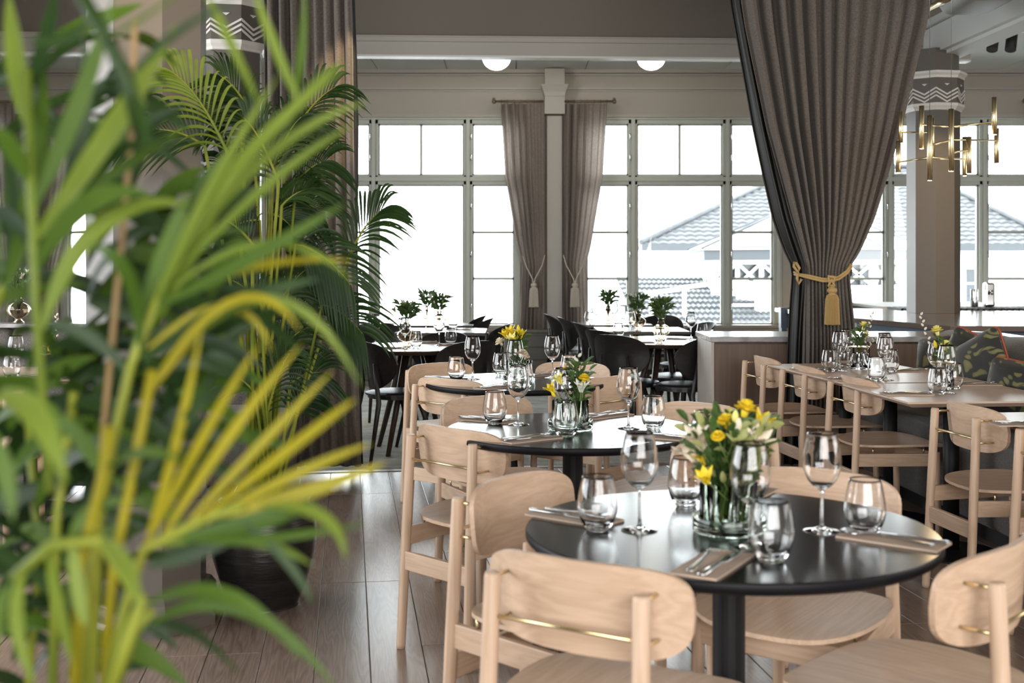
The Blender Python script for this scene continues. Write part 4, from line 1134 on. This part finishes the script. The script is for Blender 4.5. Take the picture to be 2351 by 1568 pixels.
cset(1973, 848, 'clear tumbler with brass disc on the far part of the long oak bench table', [('ruffle', 'pale_yellow', 1983, 748, .036), ('ruffle2', 'pale_yellow', 1987, 770, .028)],
     [[(1975, 840), (1985, 800), (1996, 750), (2002, 718)], [(1975, 840), (1990, 800), (2008, 775)]], 'two lemon carnations with catkin twigs on the long oak table', 21)
cset(2166, 893, 'clear tumbler with brass disc on the square oak table', [('ruffle', 'pale_yellow', 2171, 793, .036), ('ruffle2', 'pale_yellow', 2151, 759, .034), ('bud', 'rose_yellow', 2147, 790, .02)],
     [[(2160, 880), (2140, 800), (2122, 755), (2113, 720)]], 'lemon carnations with a long catkin twig on the square oak table', 22)
cset(112, 868, 'clear tumbler with brass disc on the far left oak table', [('ruffle', 'rose_yellow', 114, 794, .040)], [[(115, 860), (128, 800), (132, 745), (130, 722)]], 'single yellow carnation on the far left table', 23)

# amber bulb vases with leafy stems
def make_bulb():
    r_ = empty('bulb_vase')
    prof = [(.028, 0), (.032, .004), (.020, .018), (.022, .03), (.05, .05), (.066, .075), (.062, .098), (.040, .118), (.020, .128), (.026, .140), (.018, .150), (.022, .165), (.027, .172)]
    m = MB(); q = MB().lathe(prof, n=4, curve=3); z_ = [v[2] for v in q.v[::4]]; r0 = [sqrt(v[0]**2+v[1]**2) for v in q.v[::4]]
    nz = len(z_); n = 40
    for k, s in ((0, 1), (1, -1)):
        vs = []
        for i in range(nz):
            for j in range(n):
                t = 2*pi*j/n; r = r0[i]*(1+.05*abs(cos(5*t))*max(0, sin(pi*min(1, max(0, (z_[i]-.03)/.1)))))-k*.0018; vs.append((r*cos(t), r*sin(t), z_[i]))
        fs = [(i*n+j, i*n+(j+1) % n, (i+1)*n+(j+1) % n, (i+1)*n+j)[::s] for i in range(nz-1) for j in range(n)]
        m.add(vs, fs, True)
    m.build('bulb', 'glass_amber', r_)
    MB().lathe([(.0225, .126), (.0275, .133), (.0275, .140), (.021, .150)], n=24, curve=2).lathe([(0, 0), (.03, 0), (.03, .003), (0, .003)], n=24).build('brown_ring', 'dark_leg', r_)
    return r_
BV = Proto(make_bulb)
for i, (px, D, z, lab, sc) in enumerate([(934, 8.35, TH, 'on the left round dark table', 1), (1009, 10.3, TH, 'on the long dark table under the left window', 1), (981, 11.5, TH, 'on the dark table closest to the left window', .9),
        (1518, 9.0, TH, 'on the right round dark table', 1), (1465, 10.3, TH, 'on the long dark table under the right window', 1), (1396, 11.55, TH, 'on the dark table closest to the right window', 1), (43, 7.15, .9675, 'on the ledge of the left booth', 1)]):
    p = Vector(((px-CX)/FPX*D, D, z+.0006)); BV.put(p, i, 'ribbed amber bulb vase '+lab, 'vase', scale=sc)
    rq = random.Random(40+i); sp = []
    for k in range(7):
        a = rq.random()*6.28; r = rq.uniform(.03, .10); sp.append((('lily' if k % 2 else 'bud'), 'white_petal' if (i in (2, 4, 6) or k % 3 == 0) else 'leaf_pale', r*cos(a), r*sin(a), rq.uniform(.25, .33), .022 if k % 2 else .014))
    bouquet(p, sp, 'leafy sprigs in the amber vase '+lab.replace('the dark table closest to ', 'the table by ').replace('the long dark table under', 'the table under'), .06, 70, .13, .19, .31, 'leaf_flower', .022, .07, 50+i, name='sprigs', neck=.012)
# ------------------------------------------------------------------ curtains
def interp(tab, z):
    if z >= tab[0][0]: return tab[0][1:]
    for a, b in zip(tab[:-1], tab[1:]):
        if a[0] >= z >= b[0]:
            t = (a[0]-z)/(a[0]-b[0]); return tuple(x+(y-x)*t for x, y in zip(a[1:], b[1:]))
    return tab[-1][1:]
def drape_mesh(tab, y0, folds, amp, seed=1, nv=60, x0=0, dv=0, pinch=None):
    r_ = random.Random(seed); ph = [r_.uniform(0, 6.28) for _ in range(6)]; zt, zb_ = tab[0][0], tab[-1][0]
    m = MB(); nu = folds*10
    def f(u, v):
        z = zt+(zb_-zt)*v; xl, xr = interp(tab, z); w_ = xr-xl
        uu = u+.030*sin(u*7+ph[0])+.016*sin(u*17+ph[1])+.006*sin(v*5+u*9+ph[2])
        uu = u+(uu-u)*min(1, 6*u)*min(1, 6*(1-u))
        a = amp*(.65+.35*sin(u*5+ph[3]))
        if pinch: a *= pinch(z)
        s = sin(2*pi*folds*uu+ph[4]*0+.5*sin(v*4+u*6)); s2 = sin(2*pi*folds*2.3*uu+ph[5]+v*2)
        return (xl+w_*uu-x0, y0+a*math.copysign(abs(s)**.8, s)+a*.25*s2+dv*v, z)
    m.grid(f, nu, nv); return m
def xs(tab_px, D): return [((CH-(y-HY)/FPX*D), (l-CX)/FPX*D, (r-CX)/FPX*D) for y, l, r in tab_px]
def cloth(m, name, mt, parent, th=.004):
    o = m.build(name, mt, parent)
    if not th: return o
    s = o.modifiers.new('solid', 'SOLIDIFY'); s.thickness = th; return o
D = 7.4
big = empty('tied_curtain', ((1890-CX)/FPX*D, D, 0)); tag(big, 'large grey-brown curtain tied with a gold tasselled rope', 'curtain')
X0 = big.location.x
tb = xs([(-480, 1690, 2160), (-120, 1694, 2150), (0, 1703, 2140), (60, 1712, 2128), (180, 1737, 2098), (290, 1760, 2072), (400, 1790, 2040), (500, 1817, 2008), (570, 1838, 1978), (612, 1851, 1952), (640, 1850, 1951), (700, 1848, 1956), (760, 1846, 1962), (850, 1844, 1968), (1070, 1836, 1985)], D)
tb = [(z, a-X0, b-X0) for z, a, b in tb]
pin = lambda z: 1-.55*math.exp(-((z-1.29)/.22)**2)
cloth(drape_mesh(tb, 0, 13, .055, 4, 80, pinch=pin), 'cloth', 'drape', big)
tl = xs([(-480, 1655, 1745), (0, 1680, 1755), (110, 1700, 1770), (290, 1732, 1810), (400, 1755, 1835), (500, 1778, 1860), (570, 1802, 1880), (612, 1823, 1885), (640, 1823, 1885), (700, 1818, 1885), (780, 1814, 1880), (1070, 1804, 1875)], D)
tl = [(z, a-X0, b-X0) for z, a, b in tl]
cloth(drape_mesh(tl, .07, 3, .02, 9, 60, pinch=pin), 'lining', 'satin', big)
def px3(px, py, dy=0, D=D): q = P(px, py, D); return Vector((q.x-X0, dy, q.z))
rp = MB()
for k in (0, 1):
    o_ = k*.014
    pts = [px3(1826, 625, .03), px3(1832, 630-k*3, -.035), px3(1852, 633, -.075), px3(1880, 640, -.082), px3(1900, 640, -.086), px3(1918, 635, -.08), px3(1937, 622, -.07), px3(1950, 608, -.03), px3(1953, 606, .04)]
    rp.tube([p+Vector((0, -.008*k, -o_)) for p in pts], .0085, 8)
rp.tube([px3(1824, 602, 0), px3(1820, 612, -.03), px3(1828, 625, -.045), px3(1832, 616, -.04), px3(1826, 604, -.02)], .009, 8, closed=True)
rp.tube([px3(1829, 620, -.03), px3(1826, 640, -.045), px3(1830, 652, -.04), px3(1836, 640, -.05)], .009, 8)
rp.tube([px3(1893, 634, -.09), px3(1906, 636, -.10), px3(1905, 646, -.095), px3(1893, 645, -.10)], .011, 8, closed=True)
rp.tube([px3(1899, 640, -.1), px3(1893, 655, -.095), px3(1899, 664, -.095)], .008, 8).tube([px3(1899, 640, -.1), px3(1906, 655, -.095), px3(1899, 664, -.095)], .008, 8)
rope = rp.build('tieback_rope', 'rope_gold', big)
def tassel(parent, p, s, mt, name='tassel'):
    m = MB(); n = 36
    m.lathe([(0, 0), (.55, -.1), (.65, -.35), (.4, -.55), (.9, -.85), (1.2, -1.3), (1.1, -1.8), (.75, -2.15), (1.0, -2.3), (.9, -2.6)], n=16, curve=2)
    vs = []
    for i, (r, z) in enumerate([(.8, -2.35), (1.2, -2.6), (1.45, -3.4), (1.55, -5.5), (1.70, -9.2)]):
        for j in range(n*2):
            t = 2*pi*j/(n*2); q = r*(1+(.07 if j % 2 else -.05)*(1+.3*sin(j*1.7))); vs.append((q*cos(t), q*sin(t), z-(.4*((j*7) % 5)/5 if i == 4 else 0)))
    N2 = n*2
    m.add(vs, [(i*N2+j, i*N2+(j+1) % N2, (i+1)*N2+(j+1) % N2, (i+1)*N2+j) for i in range(4) for j in range(N2)]+[tuple(4*N2+j for j in range(N2))], False)
    m.v = [(v[0]*s, v[1]*s, v[2]*s) for v in m.v]
    return m.build(name, mt, parent, p)
tassel(rope, px3(1899, 652, -.115), .0265, 'rope_gold')
MB().tube([px3(1950, 612, .03), px3(1958, 620, .03), px3(1957, 632, .03), px3(1950, 631, .03)], .006, 8).build('hook', 'black', big)

D2 = 7.4
lc = empty('side_curtain', ((715-CX)/FPX*D2, D2, 0)); tag(lc, 'long grey-brown curtain hanging behind the tall palm', 'curtain'); X0 = lc.location.x
tb = [(z, a-X0, b-X0) for z, a, b in xs([(-480, 600, 800), (0, 604, 806), (130, 605, 810), (300, 606, 811), (600, 608, 815), (800, 610, 820), (1070, 612, 829)], D2)]
cloth(drape_mesh(tb, 0, 8, .05, 6, 40), 'cloth', 'drape', lc)
tl = [(z, a-X0, b-X0) for z, a, b in xs([(-480, 780, 806), (0, 790, 810), (130, 790, 815), (300, 790, 819), (600, 790, 817), (1070, 800, 830)], D2)]
cloth(drape_mesh(tl, .075, 1, .015, 2, 30), 'lining', 'satin', lc)

def linen(side, label):
    e = empty('linen_curtain', (WX(1272), 13.28, 0)); tag(e, label, 'curtain'); X0 = e.location.x; Dd = 13.28
    k = side
    def mm(px): return 1272+k*(px-1272)
    rows = [(238, 1394, 1294), (260, 1393, 1294), (400, 1385, 1293), (500, 1368, 1293), (560, 1358, 1293), (610, 1346, 1293), (640, 1347, 1294), (700, 1350, 1294), (758, 1352, 1295)]
    tb = [(CH-(y-HY)/FPX*Dd, *sorted(((mm(a)-CX)/FPX*Dd-X0, (mm(b)-CX)/FPX*Dd-X0))) for y, a, b in rows]
    cloth(drape_mesh(tb, 0, 6, .048, 3+k, 50, pinch=lambda z: .45+.55*min(1, abs(z-1.35)/.5)), 'cloth', 'linen', e, 0)
    x1, x2 = (mm(1296)-CX)/FPX*Dd-X0, (mm(1410)-CX)/FPX*Dd-X0
    zr = CH+(HY-233)/FPX*Dd
    rod = MB().tube([(x1, -.01, zr), (x2, -.01, zr)], .013, 10).lathe([(0, -.03), (.02, -.018), (.024, 0), (.015, .02), (.019, .028), (0, .045)], c=(x2, -.01, zr), n=12, curve=2).build('rod', 'rod_metal', e)
    rg = MB()
    for i in range(7):
        x = x1+(x2-x1)*(.06+.80*i/6); pts = [(x, -.01+.02*cos(t), zr+.02*sin(t)) for t in [j*pi/4 for j in range(8)]]; rg.tube(pts, .003, 5, closed=True)
    rg.build('rings', 'rod_metal', rod)
    def q(px, py, dy): return Vector(((mm(px)-CX)/FPX*Dd-X0, dy, CH-(py-HY)/FPX*Dd))
    t = MB()
    for o_ in (0, .012):
        t.tube([q(1293, 585, -.02), q(1300, 610, -.055), q(1316, 640, -.07-o_), q(1319, 655, -.075)], .007, 6)
        t.tube([q(1344, 588, -.02), q(1336, 612, -.055), q(1322, 640, -.07-o_), q(1319, 655, -.075)], .007, 6)
    rp = t.build('tieback_rope', 'rope_cream', e)
    tassel(rp, q(1319, 645, -.085), .031, 'rope_cream')
M['rod_metal'] = mat('bronze_rod', (.20, .14, .09), .4, metal=.6)
linen(-1, 'sheer taupe linen curtain tied with cream tassel, left of the white pilaster')
linen(1, 'sheer taupe linen curtain tied with cream tassel, right of the white pilaster')
# curtains of the next pilaster to the left and the rod end at the far right
def plain_linen(pxc, k, label):
    e = empty('linen_curtain', (WX(pxc), 13.28, 0)); tag(e, label, 'curtain'); X0 = e.location.x; Dd = 13.28
    rows = [(238, 122, 22), (400, 112, 21), (560, 86, 21), (620, 72, 20), (758, 80, 22)]
    tb = [(CH-(y-HY)/FPX*Dd, *sorted((k*a/FPX*Dd, k*b/FPX*Dd))) for y, a, b in rows]
    cloth(drape_mesh(tb, 0, 6, .032, 3+k, 40), 'cloth', 'linen', e, 0)
    zr = CH+(HY-233)/FPX*Dd
    MB().tube([(k*.11, -.01, zr), (k*.68, -.01, zr)], .013, 10).lathe([(0, -.03), (.024, 0), (.015, .02), (0, .045)], c=(k*.68, -.01, zr), n=12, curve=2).build('rod', 'rod_metal', e)
plain_linen(76, -1, 'linen curtain at the far left edge behind the palm'); plain_linen(76, 1, 'linen curtain right of the far left pilaster, behind the palm')
plain_linen(2468, -1, 'linen curtain whose bronze rod end shows at the right edge')

# ------------------------------------------------------------------ lamps
def globe(px, label):
    D = 11.95; x = (px-CX)/FPX*D; e = empty('ceiling_globe', (x, D, 3.55)); tag(e, label, 'lamp')
    MB().lathe([(0, -.255), (.06, -.245), (.12, -.20), (.147, -.13), (.135, -.06), (.09, -.02), (.06, -.01)], n=32, curve=3).build('opal_globe', 'globe', e)
    MB().lathe([(0, 0), (.075, 0), (.075, -.02), (.06, -.025), (0, -.025)], n=24).build('ceiling_plate', 'white_trim', e)
globe(1140, 'lit opal ceiling globe on the left, above the window bay'); globe(1495, 'lit opal ceiling globe on the right, above the window bay')

ch = empty('brass_chandelier', ((2165-CX)/FPX*6.4, 6.4, 0)); tag(ch, 'brass tube chandelier hanging above the bench tables', 'chandelier')
X0 = ch.location.x
def cp(cx_, cy_, D): q = P(1550+cx_/2.8, cy_/2.8, D); return Vector((q.x-X0, D-6.4, q.z))
tubes = {1: (1450, 720, 920, 6.9), 2: (1435, 905, 1110, 6.5), 3: (1585, 680, 955, 6.35), 4: (1637, 742, 1160, 6.0), 5: (1652, 760, 1010, 6.6), 6: (1775, 700, 1100, 6.1), 7: (2053, 625, 865, 6.2), 8: (2067, 825, 1050, 6.7), 9: (1862, 880, 1130, 6.6), 10: (1888, 880, 1115, 6.2)}
for k, (x, y0, y1, D) in tubes.items():
    a, b = cp(x, y0, D), cp(x, y1, D); r = .0135
    t = MB().tube([a, a.lerp(b, .5), b], r, 16).build('tube', 'brass', ch)
    MB().tube([b+Vector((0, 0, .002)), b-Vector((0, 0, .002))], r*.75, 12).build('lamp_disc', 'tube_light', t)
def rod(x0, y0, k0, x1, y1, k1):
    a, b = cp(x0, y0, tubes[k0][3]), cp(x1, y1, tubes[k1][3]); MB().tube([a, b], .005, 8).build('rod', 'brass', ch)
rod(1450, 850, 1, 1652, 853, 5); rod(1585, 800, 3, 1775, 815, 6); rod(1775, 815, 6, 2053, 785, 7); rod(1637, 933, 4, 1775, 900, 6); rod(1775, 899, 6, 2067, 903, 8)
rod(1775, 983, 6, 1888, 962, 10); rod(1435, 1042, 2, 1637, 1014, 4); rod(1637, 1014, 4, 1862, 1022, 9)
MB().tube([cp(1637, 742, 6.0), Vector((cp(1637, 742, 6.0).x, -.4, 4.70))], .0012, 5).tube([cp(1775, 700, 6.1), Vector((cp(1775, 700, 6.1).x, -.3, 4.70))], .0012, 5).build('wire', 'steel', ch)
pl = bpy.data.lights.new('chandelier_glow', 'POINT'); pl.energy = 3; pl.color = (1, .72, .4); pl.shadow_soft_size = .05
po = bpy.data.objects.new('chandelier_glow', pl); COL.objects.link(po); po.location = (ch.location.x, 6.4, 1.75)

for i, (px, py, l) in enumerate([(2280, 95, 'black ceiling spotlight nearer the bar column'), (2322, 78, 'black ceiling spotlight nearer the right edge')]):
    p = P(px, py, 10.4); e = empty('spotlight', (p.x, p.y, 3.55)); tag(e, l, 'lamp')
    MB().tube([(0, 0, 0), (0, 0, -.18)], .008, 8).build('stem', 'black', e)
    MB().tube([(.02, .02, -.15), (-.03, -.05, -.34)], .048, 16).build('head', 'black', e)
sp = empty('loudspeaker', (3.42, 8.6, 3.33)); tag(sp, 'grey rounded loudspeaker hung beside the ceiling beam at top right', 'speaker')
roundbox(MB(), (0, 0, 0), (.42, .62, .26), .10).build('body', 'panel_grey', sp)
MB().tube([(0, 0, .1), (0, 0, 1.38)], .012, 8).build('bracket', 'black', sp)
o = MB().tube([(1.2, 7.45, 3.05+.75), (2.9, 7.45, 3.05+.75)], .018, 12).build('curtain_rail', 'brass'); tag(o, 'brass rail carrying the large tied curtain', 'rail')
o = MB().tube([(-1.75, 7.45, 4.28), (-.85, 7.45, 4.28)], .018, 12).build('curtain_rail', 'brass'); tag(o, 'brass rail carrying the curtain behind the palm', 'rail')
o = MB().tube([P(2130, 20, 7.8), P(2190, -10, 7.0)], .02, 12).build('brass_pipe', 'brass'); tag(o, 'short brass rod right of the top of the tied curtain', 'rod')

# ------------------------------------------------------------------ palms
def leaflet_obj(parent, p0, p1, p2, w_, m_, nrm, fold=.15, n=7, belly=.6):
    o_ = Vector(p0); m = blade(MB(), (0, 0, 0), Vector(p1)-o_, Vector(p2)-o_, w_, nrm, n, fold, belly); o = m.build('leaflet', m_, parent); o.location = o_; return o
# tall palm in the black pot
pc = Vector(((606-CX)/FPX*4.6, 4.6, 0))
pot = empty('plant_pot', pc); tag(pot, 'large black glazed pot on the plank floor holding the tall palm', 'pot')
MB().lathe([(0, 0), (.125, 0), (.135, .01), (.165, .09), (.195, .19), (.205, .27), (.198, .34), (.178, .39), (.180, .41), (.172, .412), (.165, .39), (.16, .37)], n=48, curve=3).build('body', 'pot', pot)
MB().lathe([(.17, .36), (.10, .37), (0, .375)], n=24).build('soil', 'soil', pot)
kp = empty('tall_palm', (pc.x, pc.y, .37)); tag(kp, 'tall dark green palm in the black pot before the curtain', 'palm')
rk = random.Random(17); stuff = MB(); nobj = 0
def frond(root, base, knee, tip, n, ll, m_, stem_m, wl, side_n, sep, droop=.35, wob=0, stem_r=.006, start=.0, rg=rk, objs=True, ang=.9):
    """base->knee is the bare stalk, knee->tip carries leaflets on both sides"""
    global nobj
    base, knee, tip = Vector(base), Vector(knee), Vector(tip); dd = (tip-knee); arch = Vector((0, 0, dd.length*.22))
    c = (knee+tip)/2+arch
    pts = [base, base.lerp(knee, .5)+Vector((0, 0, .02)), knee]; cur = []
    for i in range(1, 9):
        t = i/8; cur.append(knee*(1-t)**2+c*2*t*(1-t)+tip*t*t)
    fr_ = MB().tube(pts+cur, [stem_r*1.3, stem_r*1.1, stem_r]+[stem_r*(1-.1*i) for i in range(1, 9)], 6).build('frond', stem_m, root)
    sn = Vector(side_n).normalized()
    for i in range(n):
        for sg in (-1, 1):
            t = start+(1-start)*((i+.5*(sg > 0)*.6)/n); p = knee*(1-t)**2+c*2*t*(1-t)+tip*t*t; d = ((c-knee)*2*(1-t)+(tip-c)*2*t).normalized()
            sd = d.cross(sn)*sg; sd.normalize()
            L_ = ll*(.55+.9*sin(pi*min(1, .18+.75*t)))*rg.uniform(.85, 1.1)*.75
            dr = (d*cos(ang-.5*t)+sd*sin(ang-.5*t)).normalized()
            p1 = p+dr*L_*.5+Vector((0, 0, .02*L_)); p2 = p+dr*L_+Vector((0, 0, -droop*L_))+sn*rg.uniform(-.06, .06)*L_
            nr_ = sn+Vector((rg.uniform(-.3, .3), rg.uniform(-.3, .3), rg.uniform(-.2, .4)))
            if objs: leaflet_obj(fr_, p, p1, p2, wl, m_, nr_)
            else: blade(stuff, p, p1, p2, wl, nr_, 5, .15, .6)
    return fr_
def kp_(px, py, D): q = P(px, py, D); return (q.x-pc.x, q.y-pc.y, q.z-.37)
spec = [((520, 345), (395, 165), 4.0, 'palm_light'), ((470, 335), (345, 300), 4.0, 'palm_dark'), ((660, 330), (770, 200), 4.5, 'palm_dark'), ((640, 420), (560, 270), 4.3, 'palm_dark'),  # first frond coloured paler to imitate warm light falling on it
        ((800, 590), (880, 480), 4.6, 'palm_dark'), ((740, 700), (835, 770), 4.5, 'palm_dark'), ((680, 420), (750, 370), 4.5, 'palm_dark'), ((580, 560), (500, 500), 4.1, 'palm_dark'),
        ((680, 560), (810, 660), 4.4, 'palm_dark'), ((600, 700), (520, 640), 4.3, 'palm_dark')]
for k, (a, b, D, m_) in enumerate(spec):
    kn = kp_(*a, D); bs = Vector((.05*cos(k*1.3), .05*sin(k*1.3), .0)); low = Vector(kn)*.0+Vector((kn[0]*.35, kn[1]*.35, kn[2]*.45))
    frond(kp, bs, kn, kp_(*b, D-.05), 15, .21, m_, 'palm_stem', .013, (rk.uniform(-.3, .3), -1, .35), 0, objs=True)
for k in range(28):
    px = rk.uniform(520, 745); py = rk.choice([260, 380, 480, 560, 640, 740, 820, 900, 980])+rk.uniform(-30, 30); D = rk.uniform(4.3, 4.85)
    sg = 1 if px > 620 else -1; tx = px+sg*rk.uniform(30, 110); ty = py+rk.uniform(-150, 40)
    tx = min(max(tx, 505), 735)
    kn = Vector(kp_(px, py, D)); kn.x *= .8
    if py > 500: kn = Vector((kn.x*.75, kn.y, kn.z))
    bs = Vector((rk.uniform(-.07, .07), rk.uniform(-.07, .07), 0))
    frond(kp, bs, kn, kp_(tx, ty, D+rk.uniform(-.15, .1)), 16, .19, 'palm_dark', 'palm_stem', .0115, (rk.uniform(-.4, .4), -1, rk.uniform(0, .7)), 0, objs=False)
stuff.build('leaflets', 'palm_dark', kp, kind='stuff')

# palm in the foreground, close to the lens
FS = .8          # the palm stands about a metre from the lens
fo = Vector((-.33, 1.05, 0))
fp = empty('foreground_pot', fo); tag(fp, 'dark planter of the palm nearest the camera', 'pot')
MB().lathe([(0, 0), (.15, 0), (.17, .05), (.19, .42), (.18, .43), (.17, .40), (0, .39)], n=36).build('body', 'pot', fp)
fg = empty('foreground_palm', (fo.x, fo.y, .40)); tag(fg, 'blurred yellow-green palm filling the left side close to the camera', 'palm')
def q3(p, D): v = P(p[0], p[1], D*FS); return v-Vector((fo.x, fo.y, .40))
def fgfrond(rach, D, leaves, stem='palm_stem', r=.005):
    f = MB().tube([q3(p, D) for p in rach], r*FS, 7).build('frond', stem, fg)
    for j, l in enumerate(leaves):
        (a, b, c_), w_, m_ = l[:3]; dz = l[3] if len(l) > 3 else (((j*37) % 11)/11-.5)*.12
        pa, pb, pc_ = q3(a, D), q3(b, D+dz*.6), q3(c_, D+dz)
        nr_ = (sin(j*2.1)*.35, -1, .25+.3*cos(j*1.7))
        leaflet_obj(f, pa, pb, pc_, w_/FPX*D*FS*.98, m_, nr_, fold=.12, n=9, belly=.55)
    return f
Y_, G_, L_, K_ = 'palm_yellow', 'palm_mid', 'palm_light', 'palm_dark'
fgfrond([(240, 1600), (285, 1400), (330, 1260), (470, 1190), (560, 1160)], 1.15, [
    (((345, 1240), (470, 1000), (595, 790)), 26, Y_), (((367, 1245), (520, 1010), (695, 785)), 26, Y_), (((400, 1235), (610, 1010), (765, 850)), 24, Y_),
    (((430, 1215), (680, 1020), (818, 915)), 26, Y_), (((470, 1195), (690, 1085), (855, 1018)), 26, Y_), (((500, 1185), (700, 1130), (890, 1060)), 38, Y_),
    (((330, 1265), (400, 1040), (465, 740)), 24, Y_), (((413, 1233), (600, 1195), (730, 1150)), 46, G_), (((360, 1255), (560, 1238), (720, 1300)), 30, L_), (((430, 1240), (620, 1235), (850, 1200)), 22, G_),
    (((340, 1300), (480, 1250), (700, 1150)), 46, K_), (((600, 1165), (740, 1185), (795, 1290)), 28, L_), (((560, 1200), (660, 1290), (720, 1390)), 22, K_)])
fgfrond([(260, 1600), (310, 1450), (350, 1400)], 1.18, [(((330, 1390), (520, 1365), (690, 1515)), 34, G_), (((350, 1430), (560, 1400), (780, 1590)), 34, G_), (((300, 1470), (420, 1440), (560, 1560)), 26, K_)])
fgfrond([(250, 1600), (290, 1480), (325, 1380), (230, 1240), (120, 1250), (30, 1330)], 1.10, [
    (((225, 1235), (290, 1300), (318, 1400)), 40, L_), (((165, 1240), (180, 1360), (198, 1440)), 34, L_), (((110, 1255), (140, 1400), (168, 1530)), 40, L_), (((60, 1300), (40, 1430), (85, 1580)), 34, L_),
    (((25, 1340), (-5, 1420), (-20, 1560)), 34, G_), (((320, 1390), (290, 1480), (262, 1590)), 42, L_)], 'palm_stem', .006)
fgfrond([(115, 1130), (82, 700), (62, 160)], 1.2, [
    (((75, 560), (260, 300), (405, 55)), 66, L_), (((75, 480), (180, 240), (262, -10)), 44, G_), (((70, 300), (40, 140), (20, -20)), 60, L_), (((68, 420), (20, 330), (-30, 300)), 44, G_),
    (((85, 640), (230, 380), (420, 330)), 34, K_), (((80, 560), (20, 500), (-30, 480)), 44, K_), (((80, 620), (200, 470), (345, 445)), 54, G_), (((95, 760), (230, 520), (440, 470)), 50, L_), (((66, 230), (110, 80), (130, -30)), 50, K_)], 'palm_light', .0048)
fgfrond([(-40, 760), (60, 560), (180, 420), (330, 230)], 1.28, [
    (((0, 690), (80, 430), (100, 120)), 52, G_), (((60, 560), (190, 420), (330, 225)), 44, G_), (((20, 640), (40, 480), (0, 300)), 60, K_), (((120, 480), (260, 400), (430, 290)), 34, G_), (((140, 440), (190, 280), (190, 80)), 40, K_), (((-20, 700), (-10, 560), (-40, 430)), 50, G_)])
fgfrond([(170, -40), (240, 80), (290, 180), (320, 300)], 1.05, [(((240, 90), (300, 60), (420, -20)), 22, G_), (((290, 190), (400, 80), (560, -10)), 20, K_), (((210, 40), (150, 90), (60, 90)), 30, K_), (((300, 210), (330, 270), (335, 350)), 22, K_)], 'palm_dark', .007)
fgfrond([(225, 1120), (275, 600), (300, 330), (310, 40)], 1.3, [], 'palm_brown', .0035)
fgfrond([(190, 1600), (215, 1300), (240, 1100), (300, 840), (380, 640)], 1.22, [
    (((380, 640), (560, 370), (800, 150)), 40, L_), (((380, 650), (600, 370), (850, 232)), 26, L_), (((395, 640), (620, 420), (820, 280)), 24, L_), (((350, 720), (470, 460), (645, 165)), 28, L_),
    (((310, 800), (380, 600), (430, 440)), 58, G_), (((340, 760), (430, 600), (530, 420)), 50, L_), (((370, 700), (580, 590), (795, 465)), 34, G_), (((400, 660), (620, 560), (815, 650)), 20, L_),
    (((390, 690), (600, 610), (810, 600)), 22, Y_), (((330, 830), (540, 700), (735, 640)), 44, K_), (((340, 800), (520, 705), (625, 810)), 22, Y_), (((320, 820), (300, 640), (200, 560)), 40, G_), (((300, 860), (180, 760), (60, 760)), 34, K_)])
fgfrond([(300, 1120), (340, 900), (455, 760)], 1.2, [(((350, 880), (540, 690), (690, 760)), 24, Y_), (((420, 800), (640, 690), (830, 890)), 26, L_), (((330, 920), (430, 830), (560, 880)), 30, K_)], 'palm_yellow', .004)
fgfrond([(170, 1600), (185, 1300), (235, 1100), (250, 980)], 1.14, [(((235, 1080), (330, 1040), (420, 1060)), 26, G_), (((240, 1100), (180, 1000), (120, 960)), 40, G_)], 'palm_yellow', .006)
fgfrond([(235, 1600), (260, 1300), (300, 1110), (350, 850)], 1.16, [(((300, 1110), (420, 980), (480, 860)), 30, K_), (((290, 1150), (200, 1180), (150, 1290)), 34, G_)], 'palm_yellow', .005)
fgfrond([(-60, 900), (20, 920), (110, 1000), (150, 1110)], 1.0, [(((0, 900), (90, 960), (150, 1110)), 60, L_), (((-30, 980), (10, 1080), (30, 1200)), 44, G_)], 'palm_light', .004)
fgfrond([(380, -60), (470, -20), (530, 110)], 1.25, [(((470, -20), (530, 100), (600, 250)), 22, L_), (((580, -30), (640, 130), (700, 260)), 24, L_), (((700, -30), (690, 150), (655, 310)), 22, G_), (((640, 300), (720, 200), (790, 140)), 22, L_)], 'palm_light', .003)
rf = random.Random(99)
bk = []
for i in range(196):
    x, y = rf.uniform(-30, 330), rf.uniform(600, 1560)
    if 46 < i < 120: x, y = rf.uniform(180, 560), rf.uniform(420, 1150)
    if i > 170: x, y = rf.uniform(-20, 330), rf.uniform(20, 560)
    if 120 <= i <= 170: x, y = rf.uniform(-40, 330), rf.uniform(850, 1600)
    a = rf.uniform(-1.2, .6); l_ = rf.uniform(120, 300)
    bx, by_ = x-cos(a)*l_*.5, y-sin(a)*l_*.5
    bk.append((((bx, by_), (x, y-rf.uniform(0, 40)), (x+cos(a)*l_*.6, y+sin(a)*l_*.6+rf.uniform(0, 60))), rf.uniform(28, 56), K_ if rf.random() < .66 else G_, rf.uniform(-.1, .35)))
fgfrond([(120, 1600), (130, 1200), (170, 900)], 1.42, bk[:46], 'palm_stem', .006)
fgfrond([(210, 1600), (230, 1200), (330, 700)], 1.45, bk[46:120], 'palm_stem', .005)
fgfrond([(60, 1620), (90, 1300), (60, 900)], 1.5, bk[120:], 'palm_stem', .005)
